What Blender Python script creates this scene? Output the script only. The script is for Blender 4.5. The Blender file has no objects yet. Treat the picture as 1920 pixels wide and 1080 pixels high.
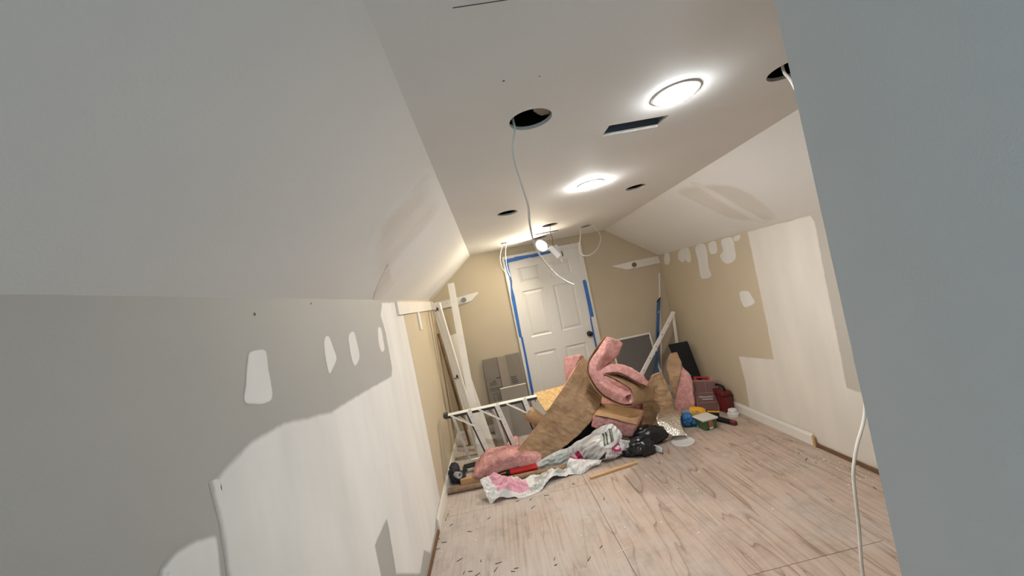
import bpy, bmesh, math, random
from mathutils import Vector, Matrix, noise

# ------------------------------------------------------------------ camera, world, exposure
scene = bpy.context.scene
col = scene.collection
CAM_H = 1.551
cam_d = bpy.data.cameras.new('camera')
cam_d.sensor_width = 36.0
cam_d.lens = 36.0 * 721.0 / 1920.0          # ultra-wide phone lens
cam_d.clip_start = 0.02
cam = bpy.data.objects.new('camera', cam_d)
col.objects.link(cam)
_r = Vector((0.9783954, -0.05944639, -0.19801152))
_u = Vector((0.19618983, -0.0351169, 0.97993691))
_f = Vector((0.06520726, 0.99761362, 0.02269544))
cam.matrix_world = Matrix(((_r.x, _u.x, -_f.x, 0.0), (_r.y, _u.y, -_f.y, 0.0), (_r.z, _u.z, -_f.z, CAM_H), (0, 0, 0, 1)))
scene.camera = cam

world = bpy.data.worlds.new('daylight')
scene.world = world
world.use_nodes = True
bg = world.node_tree.nodes['Background']
bg.inputs['Color'].default_value = (0.50, 0.80, 1.0, 1)
bg.inputs['Strength'].default_value = 7.0

vs = scene.view_settings
vs.view_transform = 'Standard'
vs.look = 'None'
vs.exposure = 0.0
vs.gamma = 1.0
vs.use_curve_mapping = False
scene.cycles.use_adaptive_sampling = True
scene.cycles.adaptive_threshold = 0.02

LED_WHITE = ((1.0, 0.98, 0.95), 560.0)
LED_NEAR = ((0.94, 0.99, 1.0), 190.0)
LED_WARM = ((1.0, 0.87, 0.66), 600.0)

# daylight comes in through the window behind the camera: a portal guides the sky's light
pd = bpy.data.lights.new('window_portal', 'AREA')
pd.shape = 'RECTANGLE'; pd.size = 0.96; pd.size_y = 1.16
pd.cycles.is_portal = True
po = bpy.data.objects.new('window_portal', pd)
col.objects.link(po)
po.location = (-0.06, -1.99, 1.35)
po.rotation_euler = (math.radians(-90), 0, math.radians(180))

# ------------------------------------------------------------------ room dimensions (metres)
XL, XR, YB, YR = -0.682, 2.193, 4.70, -2.0
ZK, ZC, XCL, XCR = 1.700, 2.141, -0.119, 1.578

random.seed(7)
WT = {}                                        # world translation of each object

# ------------------------------------------------------------------ materials
def new_mat(name):
    m = bpy.data.materials.new(name); m.use_nodes = True
    nt = m.node_tree
    return m, nt, nt.nodes['Principled BSDF']

def node(nt, t, **kw):
    n = nt.nodes.new(t)
    for k, v in kw.items():
        if k.startswith('in_'):
            n.inputs[k[3:].replace('_', ' ')].default_value = v
        else:
            setattr(n, k, v)
    return n

def c4(c): return (c[0], c[1], c[2], 1.0)

def mat_simple(name, color, rough=0.6, metal=0.0, var=0.0, vscale=20.0, bump=0.0, bscale=80.0, alpha=1.0, stretch=None, trans=0.0, sss=0.0, spec=0.5):
    m, nt, b = new_mat(name)
    b.inputs['Base Color'].default_value = c4(color)
    b.inputs['Roughness'].default_value = rough
    b.inputs['Metallic'].default_value = metal
    b.inputs['Specular IOR Level'].default_value = spec
    if trans: b.inputs['Transmission Weight'].default_value = trans
    co = node(nt, 'ShaderNodeNewGeometry')
    src = co.outputs['Position']
    if stretch:
        mp = node(nt, 'ShaderNodeMapping'); mp.inputs['Scale'].default_value = stretch
        nt.links.new(src, mp.inputs['Vector']); src = mp.outputs['Vector']
    if var:
        n = node(nt, 'ShaderNodeTexNoise'); n.inputs['Scale'].default_value = vscale; n.inputs['Detail'].default_value = 4
        nt.links.new(src, n.inputs['Vector'])
        r = node(nt, 'ShaderNodeMapRange'); r.inputs['From Min'].default_value = 0.25; r.inputs['From Max'].default_value = 0.75
        r.inputs['To Min'].default_value = 1 - var; r.inputs['To Max'].default_value = 1 + var
        nt.links.new(n.outputs['Fac'], r.inputs['Value'])
        mx = node(nt, 'ShaderNodeVectorMath', operation='SCALE'); mx.inputs[0].default_value = color
        nt.links.new(r.outputs['Result'], mx.inputs['Scale'])
        nt.links.new(mx.outputs['Vector'], b.inputs['Base Color'])
    if bump:
        n2 = node(nt, 'ShaderNodeTexNoise'); n2.inputs['Scale'].default_value = bscale; n2.inputs['Detail'].default_value = 5
        nt.links.new(src, n2.inputs['Vector'])
        bp = node(nt, 'ShaderNodeBump'); bp.inputs['Strength'].default_value = bump; bp.inputs['Distance'].default_value = 0.01
        nt.links.new(n2.outputs['Fac'], bp.inputs['Height'])
        nt.links.new(bp.outputs['Normal'], b.inputs['Normal'])
    return m

def mat_emit(name, color, strength):
    m, nt, b = new_mat(name)
    b.inputs['Base Color'].default_value = (0.9, 0.9, 0.9, 1)
    b.inputs['Emission Color'].default_value = c4(color)
    b.inputs['Emission Strength'].default_value = strength
    return m

GREY_PAINT = (0.40, 0.393, 0.373)
BEIGE_PAINT = (0.55, 0.475, 0.35)
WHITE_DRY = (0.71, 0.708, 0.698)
WHITE_LIT = (0.82, 0.812, 0.795)  # same drywall, raised to paint extra light on flat ceiling and right slope
MUD = (0.74, 0.73, 0.71)

def mat_wall(name, near, far, ysplit):
    m, nt, b = new_mat(name)
    g = node(nt, 'ShaderNodeNewGeometry')
    s = node(nt, 'ShaderNodeSeparateXYZ'); nt.links.new(g.outputs['Position'], s.inputs[0])
    st = node(nt, 'ShaderNodeMath', operation='GREATER_THAN'); st.inputs[1].default_value = ysplit
    nt.links.new(s.outputs['Y'], st.inputs[0])
    mx = node(nt, 'ShaderNodeMix', data_type='RGBA')
    mx.inputs[6].default_value = c4(near); mx.inputs[7].default_value = c4(far)
    nt.links.new(st.outputs[0], mx.inputs[0])
    n = node(nt, 'ShaderNodeTexNoise'); n.inputs['Scale'].default_value = 3.0; n.inputs['Detail'].default_value = 6
    nt.links.new(g.outputs['Position'], n.inputs['Vector'])
    r = node(nt, 'ShaderNodeMapRange'); r.inputs['To Min'].default_value = 0.94; r.inputs['To Max'].default_value = 1.06
    nt.links.new(n.outputs['Fac'], r.inputs['Value'])
    sc = node(nt, 'ShaderNodeVectorMath', operation='SCALE')
    nt.links.new(mx.outputs[2], sc.inputs[0]); nt.links.new(r.outputs['Result'], sc.inputs['Scale'])
    nt.links.new(sc.outputs['Vector'], b.inputs['Base Color'])
    n2 = node(nt, 'ShaderNodeTexNoise'); n2.inputs['Scale'].default_value = 220.0
    nt.links.new(g.outputs['Position'], n2.inputs['Vector'])
    bp = node(nt, 'ShaderNodeBump'); bp.inputs['Strength'].default_value = 0.06; bp.inputs['Distance'].default_value = 0.004
    nt.links.new(n2.outputs['Fac'], bp.inputs['Height']); nt.links.new(bp.outputs['Normal'], b.inputs['Normal'])
    b.inputs['Roughness'].default_value = 0.6
    b.inputs['Specular IOR Level'].default_value = 0.3
    return m

def mat_mud(name, under, over, soft=0.6):
    """joint compound that thins out to the wall paint at its feathered rim (attribute 'feather')"""
    m, nt, b = new_mat(name)
    a = node(nt, 'ShaderNodeAttribute', attribute_name='feather')
    g = node(nt, 'ShaderNodeNewGeometry')
    n = node(nt, 'ShaderNodeTexNoise'); n.inputs['Scale'].default_value = 26.0; n.inputs['Detail'].default_value = 6
    nt.links.new(g.outputs['Position'], n.inputs['Vector'])
    ad = node(nt, 'ShaderNodeMath', operation='MULTIPLY_ADD'); ad.inputs[1].default_value = 0.4; ad.inputs[2].default_value = -0.2
    nt.links.new(n.outputs['Fac'], ad.inputs[0])
    sm = node(nt, 'ShaderNodeMath', operation='ADD')
    nt.links.new(a.outputs['Fac'], sm.inputs[0]); nt.links.new(ad.outputs[0], sm.inputs[1])
    r = node(nt, 'ShaderNodeMapRange', interpolation_type='SMOOTHSTEP'); r.inputs['From Min'].default_value = 0.05; r.inputs['From Max'].default_value = 0.05 + soft
    nt.links.new(sm.outputs[0], r.inputs['Value'])
    n3 = node(nt, 'ShaderNodeTexNoise'); n3.inputs['Scale'].default_value = 2.2; n3.inputs['Detail'].default_value = 4
    mp = node(nt, 'ShaderNodeMapping'); mp.inputs['Scale'].default_value = (1, 2.2, 0.6)
    nt.links.new(g.outputs['Position'], mp.inputs['Vector']); nt.links.new(mp.outputs['Vector'], n3.inputs['Vector'])
    r3 = node(nt, 'ShaderNodeMapRange'); r3.inputs['From Min'].default_value = 0.3; r3.inputs['From Max'].default_value = 0.7
    r3.inputs['To Min'].default_value = 0.92; r3.inputs['To Max'].default_value = 1.05
    nt.links.new(n3.outputs['Fac'], r3.inputs['Value'])
    sc = node(nt, 'ShaderNodeVectorMath', operation='SCALE'); sc.inputs[0].default_value = over
    nt.links.new(r3.outputs['Result'], sc.inputs['Scale'])
    mx = node(nt, 'ShaderNodeMix', data_type='RGBA'); mx.inputs[6].default_value = c4(under)
    nt.links.new(r.outputs['Result'], mx.inputs[0]); nt.links.new(sc.outputs['Vector'], mx.inputs[7])
    nt.links.new(mx.outputs[2], b.inputs['Base Color'])
    b.inputs['Roughness'].default_value = 0.75
    b.inputs['Specular IOR Level'].default_value = 0.2
    return m

def mat_plywood():
    m, nt, b = new_mat('dusty_plywood')
    g = node(nt, 'ShaderNodeNewGeometry')
    oi = node(nt, 'ShaderNodeObjectInfo')
    off = node(nt, 'ShaderNodeVectorMath', operation='SCALE'); off.inputs[0].default_value = (13.0, 7.0, 3.0)
    nt.links.new(oi.outputs['Random'], off.inputs['Scale'])
    ad = node(nt, 'ShaderNodeVectorMath', operation='ADD')
    nt.links.new(g.outputs['Position'], ad.inputs[0]); nt.links.new(off.outputs['Vector'], ad.inputs[1])
    mp = node(nt, 'ShaderNodeMapping'); mp.inputs['Scale'].default_value = (1.0, 0.085, 1.0)
    nt.links.new(ad.outputs['Vector'], mp.inputs['Vector'])
    n = node(nt, 'ShaderNodeTexNoise'); n.inputs['Scale'].default_value = 3.2; n.inputs['Detail'].default_value = 3; n.inputs['Distortion'].default_value = 0.35
    nt.links.new(mp.outputs['Vector'], n.inputs['Vector'])
    mul = node(nt, 'ShaderNodeMath', operation='MULTIPLY'); mul.inputs[1].default_value = 17.0
    nt.links.new(n.outputs['Fac'], mul.inputs[0])
    fr = node(nt, 'ShaderNodeMath', operation='FRACT'); nt.links.new(mul.outputs[0], fr.inputs[0])
    ramp = node(nt, 'ShaderNodeValToRGB')
    e = ramp.color_ramp.elements
    e[0].position = 0.0; e[0].color = (0.235, 0.150, 0.108, 1)
    e[1].position = 1.0; e[1].color = (0.435, 0.336, 0.268, 1)
    x = e.new(0.14); x.color = (0.418, 0.315, 0.251, 1)
    x = e.new(0.6); x.color = (0.459, 0.357, 0.295, 1)
    nt.links.new(fr.outputs[0], ramp.inputs[0])
    fine = node(nt, 'ShaderNodeTexNoise'); fine.inputs['Scale'].default_value = 60.0; fine.inputs['Detail'].default_value = 4
    mp2 = node(nt, 'ShaderNodeMapping'); mp2.inputs['Scale'].default_value = (1.0, 0.06, 1.0)
    nt.links.new(g.outputs['Position'], mp2.inputs['Vector']); nt.links.new(mp2.outputs['Vector'], fine.inputs['Vector'])
    dust = node(nt, 'ShaderNodeTexNoise'); dust.inputs['Scale'].default_value = 2.1; dust.inputs['Detail'].default_value = 8; dust.inputs['Roughness'].default_value = 0.65
    nt.links.new(g.outputs['Position'], dust.inputs['Vector'])
    dr = node(nt, 'ShaderNodeMapRange'); dr.inputs['From Min'].default_value = 0.40; dr.inputs['From Max'].default_value = 0.68
    dr.inputs['To Min'].default_value = 0.05; dr.inputs['To Max'].default_value = 0.75
    # plaster dust lies thickest along the left wall and the near middle of the floor
    sp = node(nt, 'ShaderNodeSeparateXYZ'); nt.links.new(g.outputs['Position'], sp.inputs[0])
    gx = node(nt, 'ShaderNodeMapRange'); gx.inputs['From Min'].default_value = 1.0; gx.inputs['From Max'].default_value = -0.3
    gx.inputs['To Min'].default_value = -0.10; gx.inputs['To Max'].default_value = 0.16
    nt.links.new(sp.outputs['X'], gx.inputs['Value'])
    sm = node(nt, 'ShaderNodeMath', operation='ADD')
    nt.links.new(dust.outputs['Fac'], sm.inputs[0]); nt.links.new(gx.outputs['Result'], sm.inputs[1])
    nt.links.new(sm.outputs[0], dr.inputs['Value'])
    mx = node(nt, 'ShaderNodeMix', data_type='RGBA'); mx.inputs[7].default_value = (0.492, 0.445, 0.414, 1)
    nt.links.new(dr.outputs['Result'], mx.inputs[0]); nt.links.new(ramp.outputs['Color'], mx.inputs[6])
    r2 = node(nt, 'ShaderNodeMapRange'); r2.inputs['From Min'].default_value = 0.3; r2.inputs['From Max'].default_value = 0.7
    r2.inputs['To Min'].default_value = 0.9; r2.inputs['To Max'].default_value = 1.08
    nt.links.new(fine.outputs['Fac'], r2.inputs['Value'])
    grime = node(nt, 'ShaderNodeTexNoise'); grime.inputs['Scale'].default_value = 7.0; grime.inputs['Detail'].default_value = 7; grime.inputs['Roughness'].default_value = 0.7
    nt.links.new(ad.outputs['Vector'], grime.inputs['Vector'])
    r3 = node(nt, 'ShaderNodeMapRange'); r3.inputs['From Min'].default_value = 0.33; r3.inputs['From Max'].default_value = 0.5
    r3.inputs['To Min'].default_value = 0.84; r3.inputs['To Max'].default_value = 1.0
    nt.links.new(grime.outputs['Fac'], r3.inputs['Value'])
    ml = node(nt, 'ShaderNodeMath', operation='MULTIPLY')
    nt.links.new(r2.outputs['Result'], ml.inputs[0]); nt.links.new(r3.outputs['Result'], ml.inputs[1])
    sc = node(nt, 'ShaderNodeVectorMath', operation='SCALE')
    nt.links.new(mx.outputs[2], sc.inputs[0]); nt.links.new(ml.outputs[0], sc.inputs['Scale'])
    nt.links.new(sc.outputs['Vector'], b.inputs['Base Color'])
    b.inputs['Roughness'].default_value = 0.7
    return m

def mat_fiber():
    m, nt, b = new_mat('pink_fiberglass')
    g = node(nt, 'ShaderNodeNewGeometry')
    n = node(nt, 'ShaderNodeTexNoise'); n.inputs['Scale'].default_value = 22.0; n.inputs['Detail'].default_value = 8; n.inputs['Roughness'].default_value = 0.7
    nt.links.new(g.outputs['Position'], n.inputs['Vector'])
    ramp = node(nt, 'ShaderNodeValToRGB'); e = ramp.color_ramp.elements
    e[0].position = 0.28; e[0].color = (0.50, 0.205, 0.185, 1)
    e[1].position = 0.72; e[1].color = (0.86, 0.50, 0.47, 1)
    nt.links.new(n.outputs['Fac'], ramp.inputs[0]); nt.links.new(ramp.outputs['Color'], b.inputs['Base Color'])
    n2 = node(nt, 'ShaderNodeTexNoise'); n2.inputs['Scale'].default_value = 70.0; n2.inputs['Detail'].default_value = 6
    nt.links.new(g.outputs['Position'], n2.inputs['Vector'])
    bp = node(nt, 'ShaderNodeBump'); bp.inputs['Strength'].default_value = 0.8; bp.inputs['Distance'].default_value = 0.012
    nt.links.new(n2.outputs['Fac'], bp.inputs['Height']); nt.links.new(bp.outputs['Normal'], b.inputs['Normal'])
    b.inputs['Roughness'].default_value = 1.0; b.inputs['Specular IOR Level'].default_value = 0.05
    return m

def mat_foil():
    m, nt, b = new_mat('reflective_bubble_foil')
    b.inputs['Base Color'].default_value = (0.92, 0.89, 0.83, 1); b.inputs['Metallic'].default_value = 1.0; b.inputs['Roughness'].default_value = 0.27
    g = node(nt, 'ShaderNodeNewGeometry')
    v = node(nt, 'ShaderNodeTexVoronoi'); v.inputs['Scale'].default_value = 85.0
    nt.links.new(g.outputs['Position'], v.inputs['Vector'])
    bp = node(nt, 'ShaderNodeBump'); bp.inputs['Strength'].default_value = 0.9; bp.inputs['Distance'].default_value = 0.006; bp.invert = True
    nt.links.new(v.outputs['Distance'], bp.inputs['Height']); nt.links.new(bp.outputs['Normal'], b.inputs['Normal'])
    return m

def mat_pane():
    m = bpy.data.materials.new('clear_glass'); m.use_nodes = True
    nt = m.node_tree; nt.nodes.remove(nt.nodes['Principled BSDF'])
    out = nt.nodes['Material Output']
    t = node(nt, 'ShaderNodeBsdfTransparent'); gl = node(nt, 'ShaderNodeBsdfGlossy'); gl.inputs['Roughness'].default_value = 0.02
    mx = node(nt, 'ShaderNodeMixShader'); mx.inputs[0].default_value = 0.06
    nt.links.new(t.outputs[0], mx.inputs[1]); nt.links.new(gl.outputs[0], mx.inputs[2]); nt.links.new(mx.outputs[0], out.inputs['Surface'])
    return m

def mat_clear_plastic(name, tint, k=0.45, rough=0.15):
    m = bpy.data.materials.new(name); m.use_nodes = True
    nt = m.node_tree; b = nt.nodes['Principled BSDF']; out = nt.nodes['Material Output']
    b.inputs['Base Color'].default_value = c4(tint); b.inputs['Roughness'].default_value = rough
    t = node(nt, 'ShaderNodeBsdfTransparent'); mx = node(nt, 'ShaderNodeMixShader'); mx.inputs[0].default_value = k
    nt.links.new(t.outputs[0], mx.inputs[1]); nt.links.new(b.outputs[0], mx.inputs[2]); nt.links.new(mx.outputs[0], out.inputs['Surface'])
    return m

M = {}
M['wall_left'] = mat_wall('left_wall_paint', GREY_PAINT, BEIGE_PAINT, 2.95)
M['wall_right'] = mat_wall('right_wall_paint', (0.50, 0.475, 0.43), BEIGE_PAINT, 2.6)
M['wall_back'] = mat_wall('back_wall_paint', BEIGE_PAINT, BEIGE_PAINT, 0)
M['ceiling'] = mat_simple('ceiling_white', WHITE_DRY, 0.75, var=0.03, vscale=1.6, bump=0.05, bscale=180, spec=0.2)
M['ceiling_lit'] = mat_simple('brightened_white_ceiling', WHITE_LIT, 0.75, var=0.03, vscale=1.6, bump=0.05, bscale=180, spec=0.2)  # lit copy of the ceiling white, brightness put into the colour
M['partition'] = mat_simple('grey_primer', (0.74, 0.75, 0.75), 0.8, var=0.02, vscale=3, bump=0.08, bscale=240, spec=0.2)
M['mud_grey'] = mat_mud('joint_compound_on_grey', GREY_PAINT, MUD)
M['mud_beige'] = mat_mud('joint_compound_on_beige', BEIGE_PAINT, MUD, 0.3)
M['mud_right'] = mat_mud('joint_compound_right', (0.60, 0.56, 0.49), (0.74, 0.70, 0.64), 0.4)
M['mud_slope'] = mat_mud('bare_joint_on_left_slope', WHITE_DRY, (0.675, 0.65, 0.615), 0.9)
M['mud_slope_r'] = mat_mud('bare_joint_on_right_slope', WHITE_LIT, (0.745, 0.71, 0.665), 0.9)
M['mud_slope2'] = mat_mud('thin_compound_on_slope', (0.76, 0.725, 0.68), (0.83, 0.81, 0.78), 0.9)
M['paint_left'] = mat_simple('grey_paint_left', (0.40, 0.365, 0.31), 0.6, var=0.04, vscale=6)
M['plywood'] = mat_plywood()
M['trim'] = mat_simple('white_trim_paint', (0.78, 0.755, 0.71), 0.35, var=0.03, vscale=8)
M['door'] = mat_simple('white_door_paint', (0.77, 0.755, 0.72), 0.4)
M['tape'] = mat_simple('blue_masking_tape', (0.035, 0.155, 0.50), 0.55, var=0.15, vscale=12)
M['black'] = mat_simple('black_metal', (0.012, 0.012, 0.013), 0.3)
M['black_plastic'] = mat_simple('black_plastic', (0.010, 0.010, 0.011), 0.6, bump=0.1, bscale=50, spec=0.2)
M['black_film_void'] = mat_simple('black_film_and_void', (0.010, 0.010, 0.011), 0.28)
M['sill'] = mat_simple('raw_brown_wood', (0.16, 0.085, 0.04), 0.8, var=0.3, vscale=14)
M['attic'] = mat_simple('dark_attic', (0.09, 0.075, 0.062), 0.95, var=0.4, vscale=6)
M['duct'] = mat_simple('blue_grey_duct', (0.15, 0.19, 0.235), 0.4)
M['gypsum'] = mat_simple('gypsum_edge', (0.60, 0.57, 0.52), 0.9, var=0.1, vscale=40)
M['cable'] = mat_simple('white_cable', (0.78, 0.75, 0.69), 0.45)
M['wire_dark'] = mat_simple('dark_wire', (0.12, 0.07, 0.05), 0.5)
M['fiber'] = mat_fiber()
M['kraft'] = mat_simple('kraft_paper', (0.36, 0.225, 0.12), 0.55, var=0.30, vscale=8, bump=0.9, bscale=22)
M['kraft_light'] = mat_simple('kraft_paper_light', (0.44, 0.27, 0.14), 0.6, var=0.15, vscale=12, bump=0.4, bscale=20)
M['aluminium'] = mat_simple('white_aluminium', (0.84, 0.83, 0.80), 0.35, metal=0.1)
M['dark_channel'] = mat_simple('dark_rubber_and_shade', (0.05, 0.047, 0.043), 0.6)  # rubber feet, also the painted shade inside the ladder channels
M['rivet'] = mat_simple('steel', (0.35, 0.34, 0.33), 0.35, metal=1.0)
M['brass'] = mat_simple('aged_metal', (0.28, 0.24, 0.18), 0.3, metal=1.0)
M['osb'] = mat_simple('osb_wood', (0.70, 0.46, 0.19), 0.7, var=0.28, vscale=38, stretch=(1, 1, 1))
M['lumber'] = mat_simple('pine_lumber', (0.56, 0.34, 0.16), 0.65, var=0.15, vscale=20, stretch=(0.3, 3, 3))
M['cardboard_tube'] = mat_simple('brown_cardboard_tube', (0.27, 0.17, 0.10), 0.8, var=0.3, vscale=25)
M['cardboard'] = mat_simple('grey_cardboard', (0.23, 0.20, 0.165), 0.8, var=0.06, vscale=10)
M['cardboard_light'] = mat_simple('lighter_cardboard', (0.30, 0.26, 0.21), 0.8, var=0.06, vscale=10)
M['print'] = mat_simple('grey_print', (0.08, 0.078, 0.075), 0.8)
M['grey_sheet'] = mat_simple('grey_sheet', (0.22, 0.197, 0.175), 0.75, var=0.05, vscale=8)
M['edge_white'] = mat_simple('white_sheet_edge', (0.80, 0.77, 0.71), 0.6)
M['film'] = mat_simple('white_plastic_film', (0.66, 0.65, 0.64), 0.30, var=0.08, vscale=14)
M['film_green'] = mat_simple('grey_green_print', (0.40, 0.43, 0.40), 0.35, var=0.3, vscale=28)
M['film_text'] = mat_simple('grey_small_print', (0.46, 0.45, 0.44), 0.35)
M['film_dark'] = mat_simple('dark_green_print', (0.07, 0.10, 0.055), 0.35)
M['film_pink'] = mat_simple('pink_print', (0.66, 0.33, 0.42), 0.35, var=0.1, vscale=16)
M['film_magenta'] = mat_simple('magenta_print', (0.40, 0.02, 0.11), 0.35, var=0.2, vscale=22)
M['foil'] = mat_foil()
M['pane'] = mat_pane()
M['clear_lid'] = mat_clear_plastic('clear_plastic_lid', (0.75, 0.74, 0.71), 0.45)
M['clear_red'] = mat_clear_plastic('smoky_clear_cover', (0.42, 0.25, 0.23), 0.22)
M['rib_red'] = mat_clear_plastic('smoky_clear_rib', (0.50, 0.30, 0.27), 0.6)
M['red'] = mat_simple('red_plastic', (0.26, 0.012, 0.014), 0.4)
M['red_bright'] = mat_simple('bright_red_plastic', (0.42, 0.008, 0.012), 0.4)
M['dark_red'] = mat_simple('dark_red_plastic', (0.13, 0.012, 0.012), 0.35)
M['blue'] = mat_simple('blue_plastic', (0.02, 0.13, 0.33), 0.45, var=0.2, vscale=30)
M['level_blue'] = mat_simple('level_blue', (0.035, 0.105, 0.27), 0.4)
M['yellow'] = mat_simple('yellow_plastic', (0.72, 0.36, 0.015), 0.45)
M['grey_plastic'] = mat_simple('grey_plastic', (0.24, 0.23, 0.21), 0.5)
M['lt_grey'] = mat_simple('light_grey_plastic', (0.55, 0.54, 0.55), 0.45)
M['tub_green'] = mat_simple('green_label_plastic', (0.05, 0.115, 0.045), 0.4, var=0.4, vscale=45)
M['tub_lid'] = mat_simple('white_tub_lid', (0.62, 0.60, 0.56), 0.4)
M['orange_label'] = mat_simple('orange_label', (0.34, 0.13, 0.06), 0.6)
M['white_plastic'] = mat_simple('white_plastic', (0.74, 0.73, 0.71), 0.4)
M['dark_cloth'] = mat_simple('dark_cloth', (0.045, 0.045, 0.05), 0.75, var=0.4, vscale=25)
M['screen'] = mat_simple('grey_mesh_screen', (0.15, 0.14, 0.13), 0.85, bump=0.1, bscale=300)
M['chip_white'] = mat_simple('plaster_crumb', (0.74, 0.71, 0.66), 0.9)
M['chip_dark'] = mat_simple('dark_splinter', (0.10, 0.065, 0.045), 0.8, var=0.3, vscale=40)
M['chip_wood'] = mat_simple('wood_splinter', (0.46, 0.33, 0.21), 0.8)

# ------------------------------------------------------------------ helpers
def place(o, parent, origin):
    o.location = origin
    WT[o] = Vector(origin)
    if parent is not None:
        o.parent = parent
        o.matrix_parent_inverse = Matrix.Translation(-WT[parent])

def mesh(name, verts, faces, mat, parent=None, smooth=False, mats=None, midx=None, origin=None, attr=None):
    vs_ = [Vector(v) for v in verts]
    if origin is None:
        if parent is None:
            xs = [v.x for v in vs_]; ys = [v.y for v in vs_]; zs = [v.z for v in vs_]
            origin = ((min(xs) + max(xs)) / 2, (min(ys) + max(ys)) / 2, min(zs))
        else:
            origin = tuple(WT[parent])
    og = Vector(origin)
    me = bpy.data.meshes.new(name)
    me.from_pydata([v - og for v in vs_], [], faces)
    if mats:
        for m in mats: me.materials.append(m)
        if midx: me.polygons.foreach_set('material_index', midx)
    else:
        me.materials.append(mat)
    if attr:
        a = me.attributes.new('feather', 'FLOAT', 'POINT')
        a.data.foreach_set('value', attr)
    bm = bmesh.new(); bm.from_mesh(me)
    bmesh.ops.recalc_face_normals(bm, faces=bm.faces)
    bm.to_mesh(me); bm.free()
    if smooth:
        me.polygons.foreach_set('use_smooth', [True] * len(me.polygons))
    me.update()
    o = bpy.data.objects.new(name, me)
    col.objects.link(o)
    place(o, parent, origin)
    return o

def tag(o, label, cat, group=None, kind=None):
    o['label'] = label; o['category'] = cat
    if group: o['group'] = group
    if kind: o['kind'] = kind
    return o

def struct(o, label, cat='wall'):
    o['kind'] = 'structure'; o['label'] = label; o['category'] = cat
    return o

def thing(name, loc, label, cat, group=None):
    o = bpy.data.objects.new(name, None)
    o.empty_display_size = 0.05
    col.objects.link(o); place(o, None, loc)
    return tag(o, label, cat, group)

def bevel(o, w, seg=2):
    b = o.modifiers.new('bevel', 'BEVEL'); b.width = w; b.segments = seg; b.limit_method = 'ANGLE'; b.angle_limit = 0.6
    return o

BOXF = [(0, 1, 3, 2), (4, 6, 7, 5), (0, 4, 5, 1), (2, 3, 7, 6), (0, 2, 6, 4), (1, 5, 7, 3)]
def box_v(x0, x1, y0, y1, z0, z1):
    return [(x, y, z) for x in (x0, x1) for y in (y0, y1) for z in (z0, z1)]
def box(name, b, mat, parent=None, bev=0.0, **k):
    o = mesh(name, box_v(*b), BOXF, mat, parent, **k)
    if bev: bevel(o, bev)
    return o

def obox_v(a, b, wdir, w, tdir, t):
    """box along the segment a-b, width w along wdir, thickness t along tdir (both centred)"""
    a, b = Vector(a), Vector(b); wd = Vector(wdir).normalized() * w / 2; td = Vector(tdir).normalized() * t / 2
    return [p + s * wd + q * td for p in (a, b) for s in (-1, 1) for q in (-1, 1)]
def obox(name, a, b, wdir, w, tdir, t, mat, parent=None, bev=0.0):
    o = mesh(name, obox_v(a, b, wdir, w, tdir, t), BOXF, mat, parent)
    if bev: bevel(o, bev)
    return o

def crom(pts, n, closed=False):
    pts = [Vector(p) for p in pts]; m = len(pts); out = []
    segs = m if closed else m - 1
    for i in range(n):
        t = i / n * segs if closed else i / (n - 1) * segs
        k = min(int(t), segs - 1); f = t - k
        if closed:
            p0, p1, p2, p3 = pts[(k - 1) % m], pts[k % m], pts[(k + 1) % m], pts[(k + 2) % m]
        else:
            p0, p1, p2, p3 = pts[max(k - 1, 0)], pts[k], pts[k + 1], pts[min(k + 2, m - 1)]
        out.append(0.5 * ((2 * p1) + (p2 - p0) * f + (2 * p0 - 5 * p1 + 4 * p2 - p3) * f * f + (3 * p1 - p0 - 3 * p2 + p3) * f ** 3))
    return out

def tube_vf(pts, r, seg=10, flat=1.0):
    pts = [Vector(p) for p in pts]; V, F = [], []; n = len(pts)
    a = None
    for i, p in enumerate(pts):
        t = (pts[min(i + 1, n - 1)] - pts[max(i - 1, 0)]).normalized()
        if a is None:
            a = t.cross(Vector((0.31, 0.17, 0.93)))
            if a.length < 0.05: a = t.cross(Vector((1, 0, 0)))
        a = (a - t * a.dot(t)).normalized(); b = t.cross(a).normalized()
        rr = r[i] if isinstance(r, (list, tuple)) else r
        for k in range(seg):
            an = 2 * math.pi * k / seg
            V.append(p + a * rr * math.cos(an) + b * rr * flat * math.sin(an))
    for i in range(n - 1):
        for k in range(seg):
            k2 = (k + 1) % seg
            F.append((i * seg + k, i * seg + k2, (i + 1) * seg + k2, (i + 1) * seg + k))
    F.append(tuple(range(seg))[::-1]); F.append(tuple((n - 1) * seg + k for k in range(seg)))
    return V, F
def tube(name, pts, r, mat, parent=None, seg=10, flat=1.0, smooth=True):
    V, F = tube_vf(pts, r, seg, flat)
    o = mesh(name, V, F, mat, parent, smooth=smooth)
    if smooth:
        try: o.data.set_sharp_from_angle(angle=0.9)
        except Exception: pass
    return o

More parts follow.
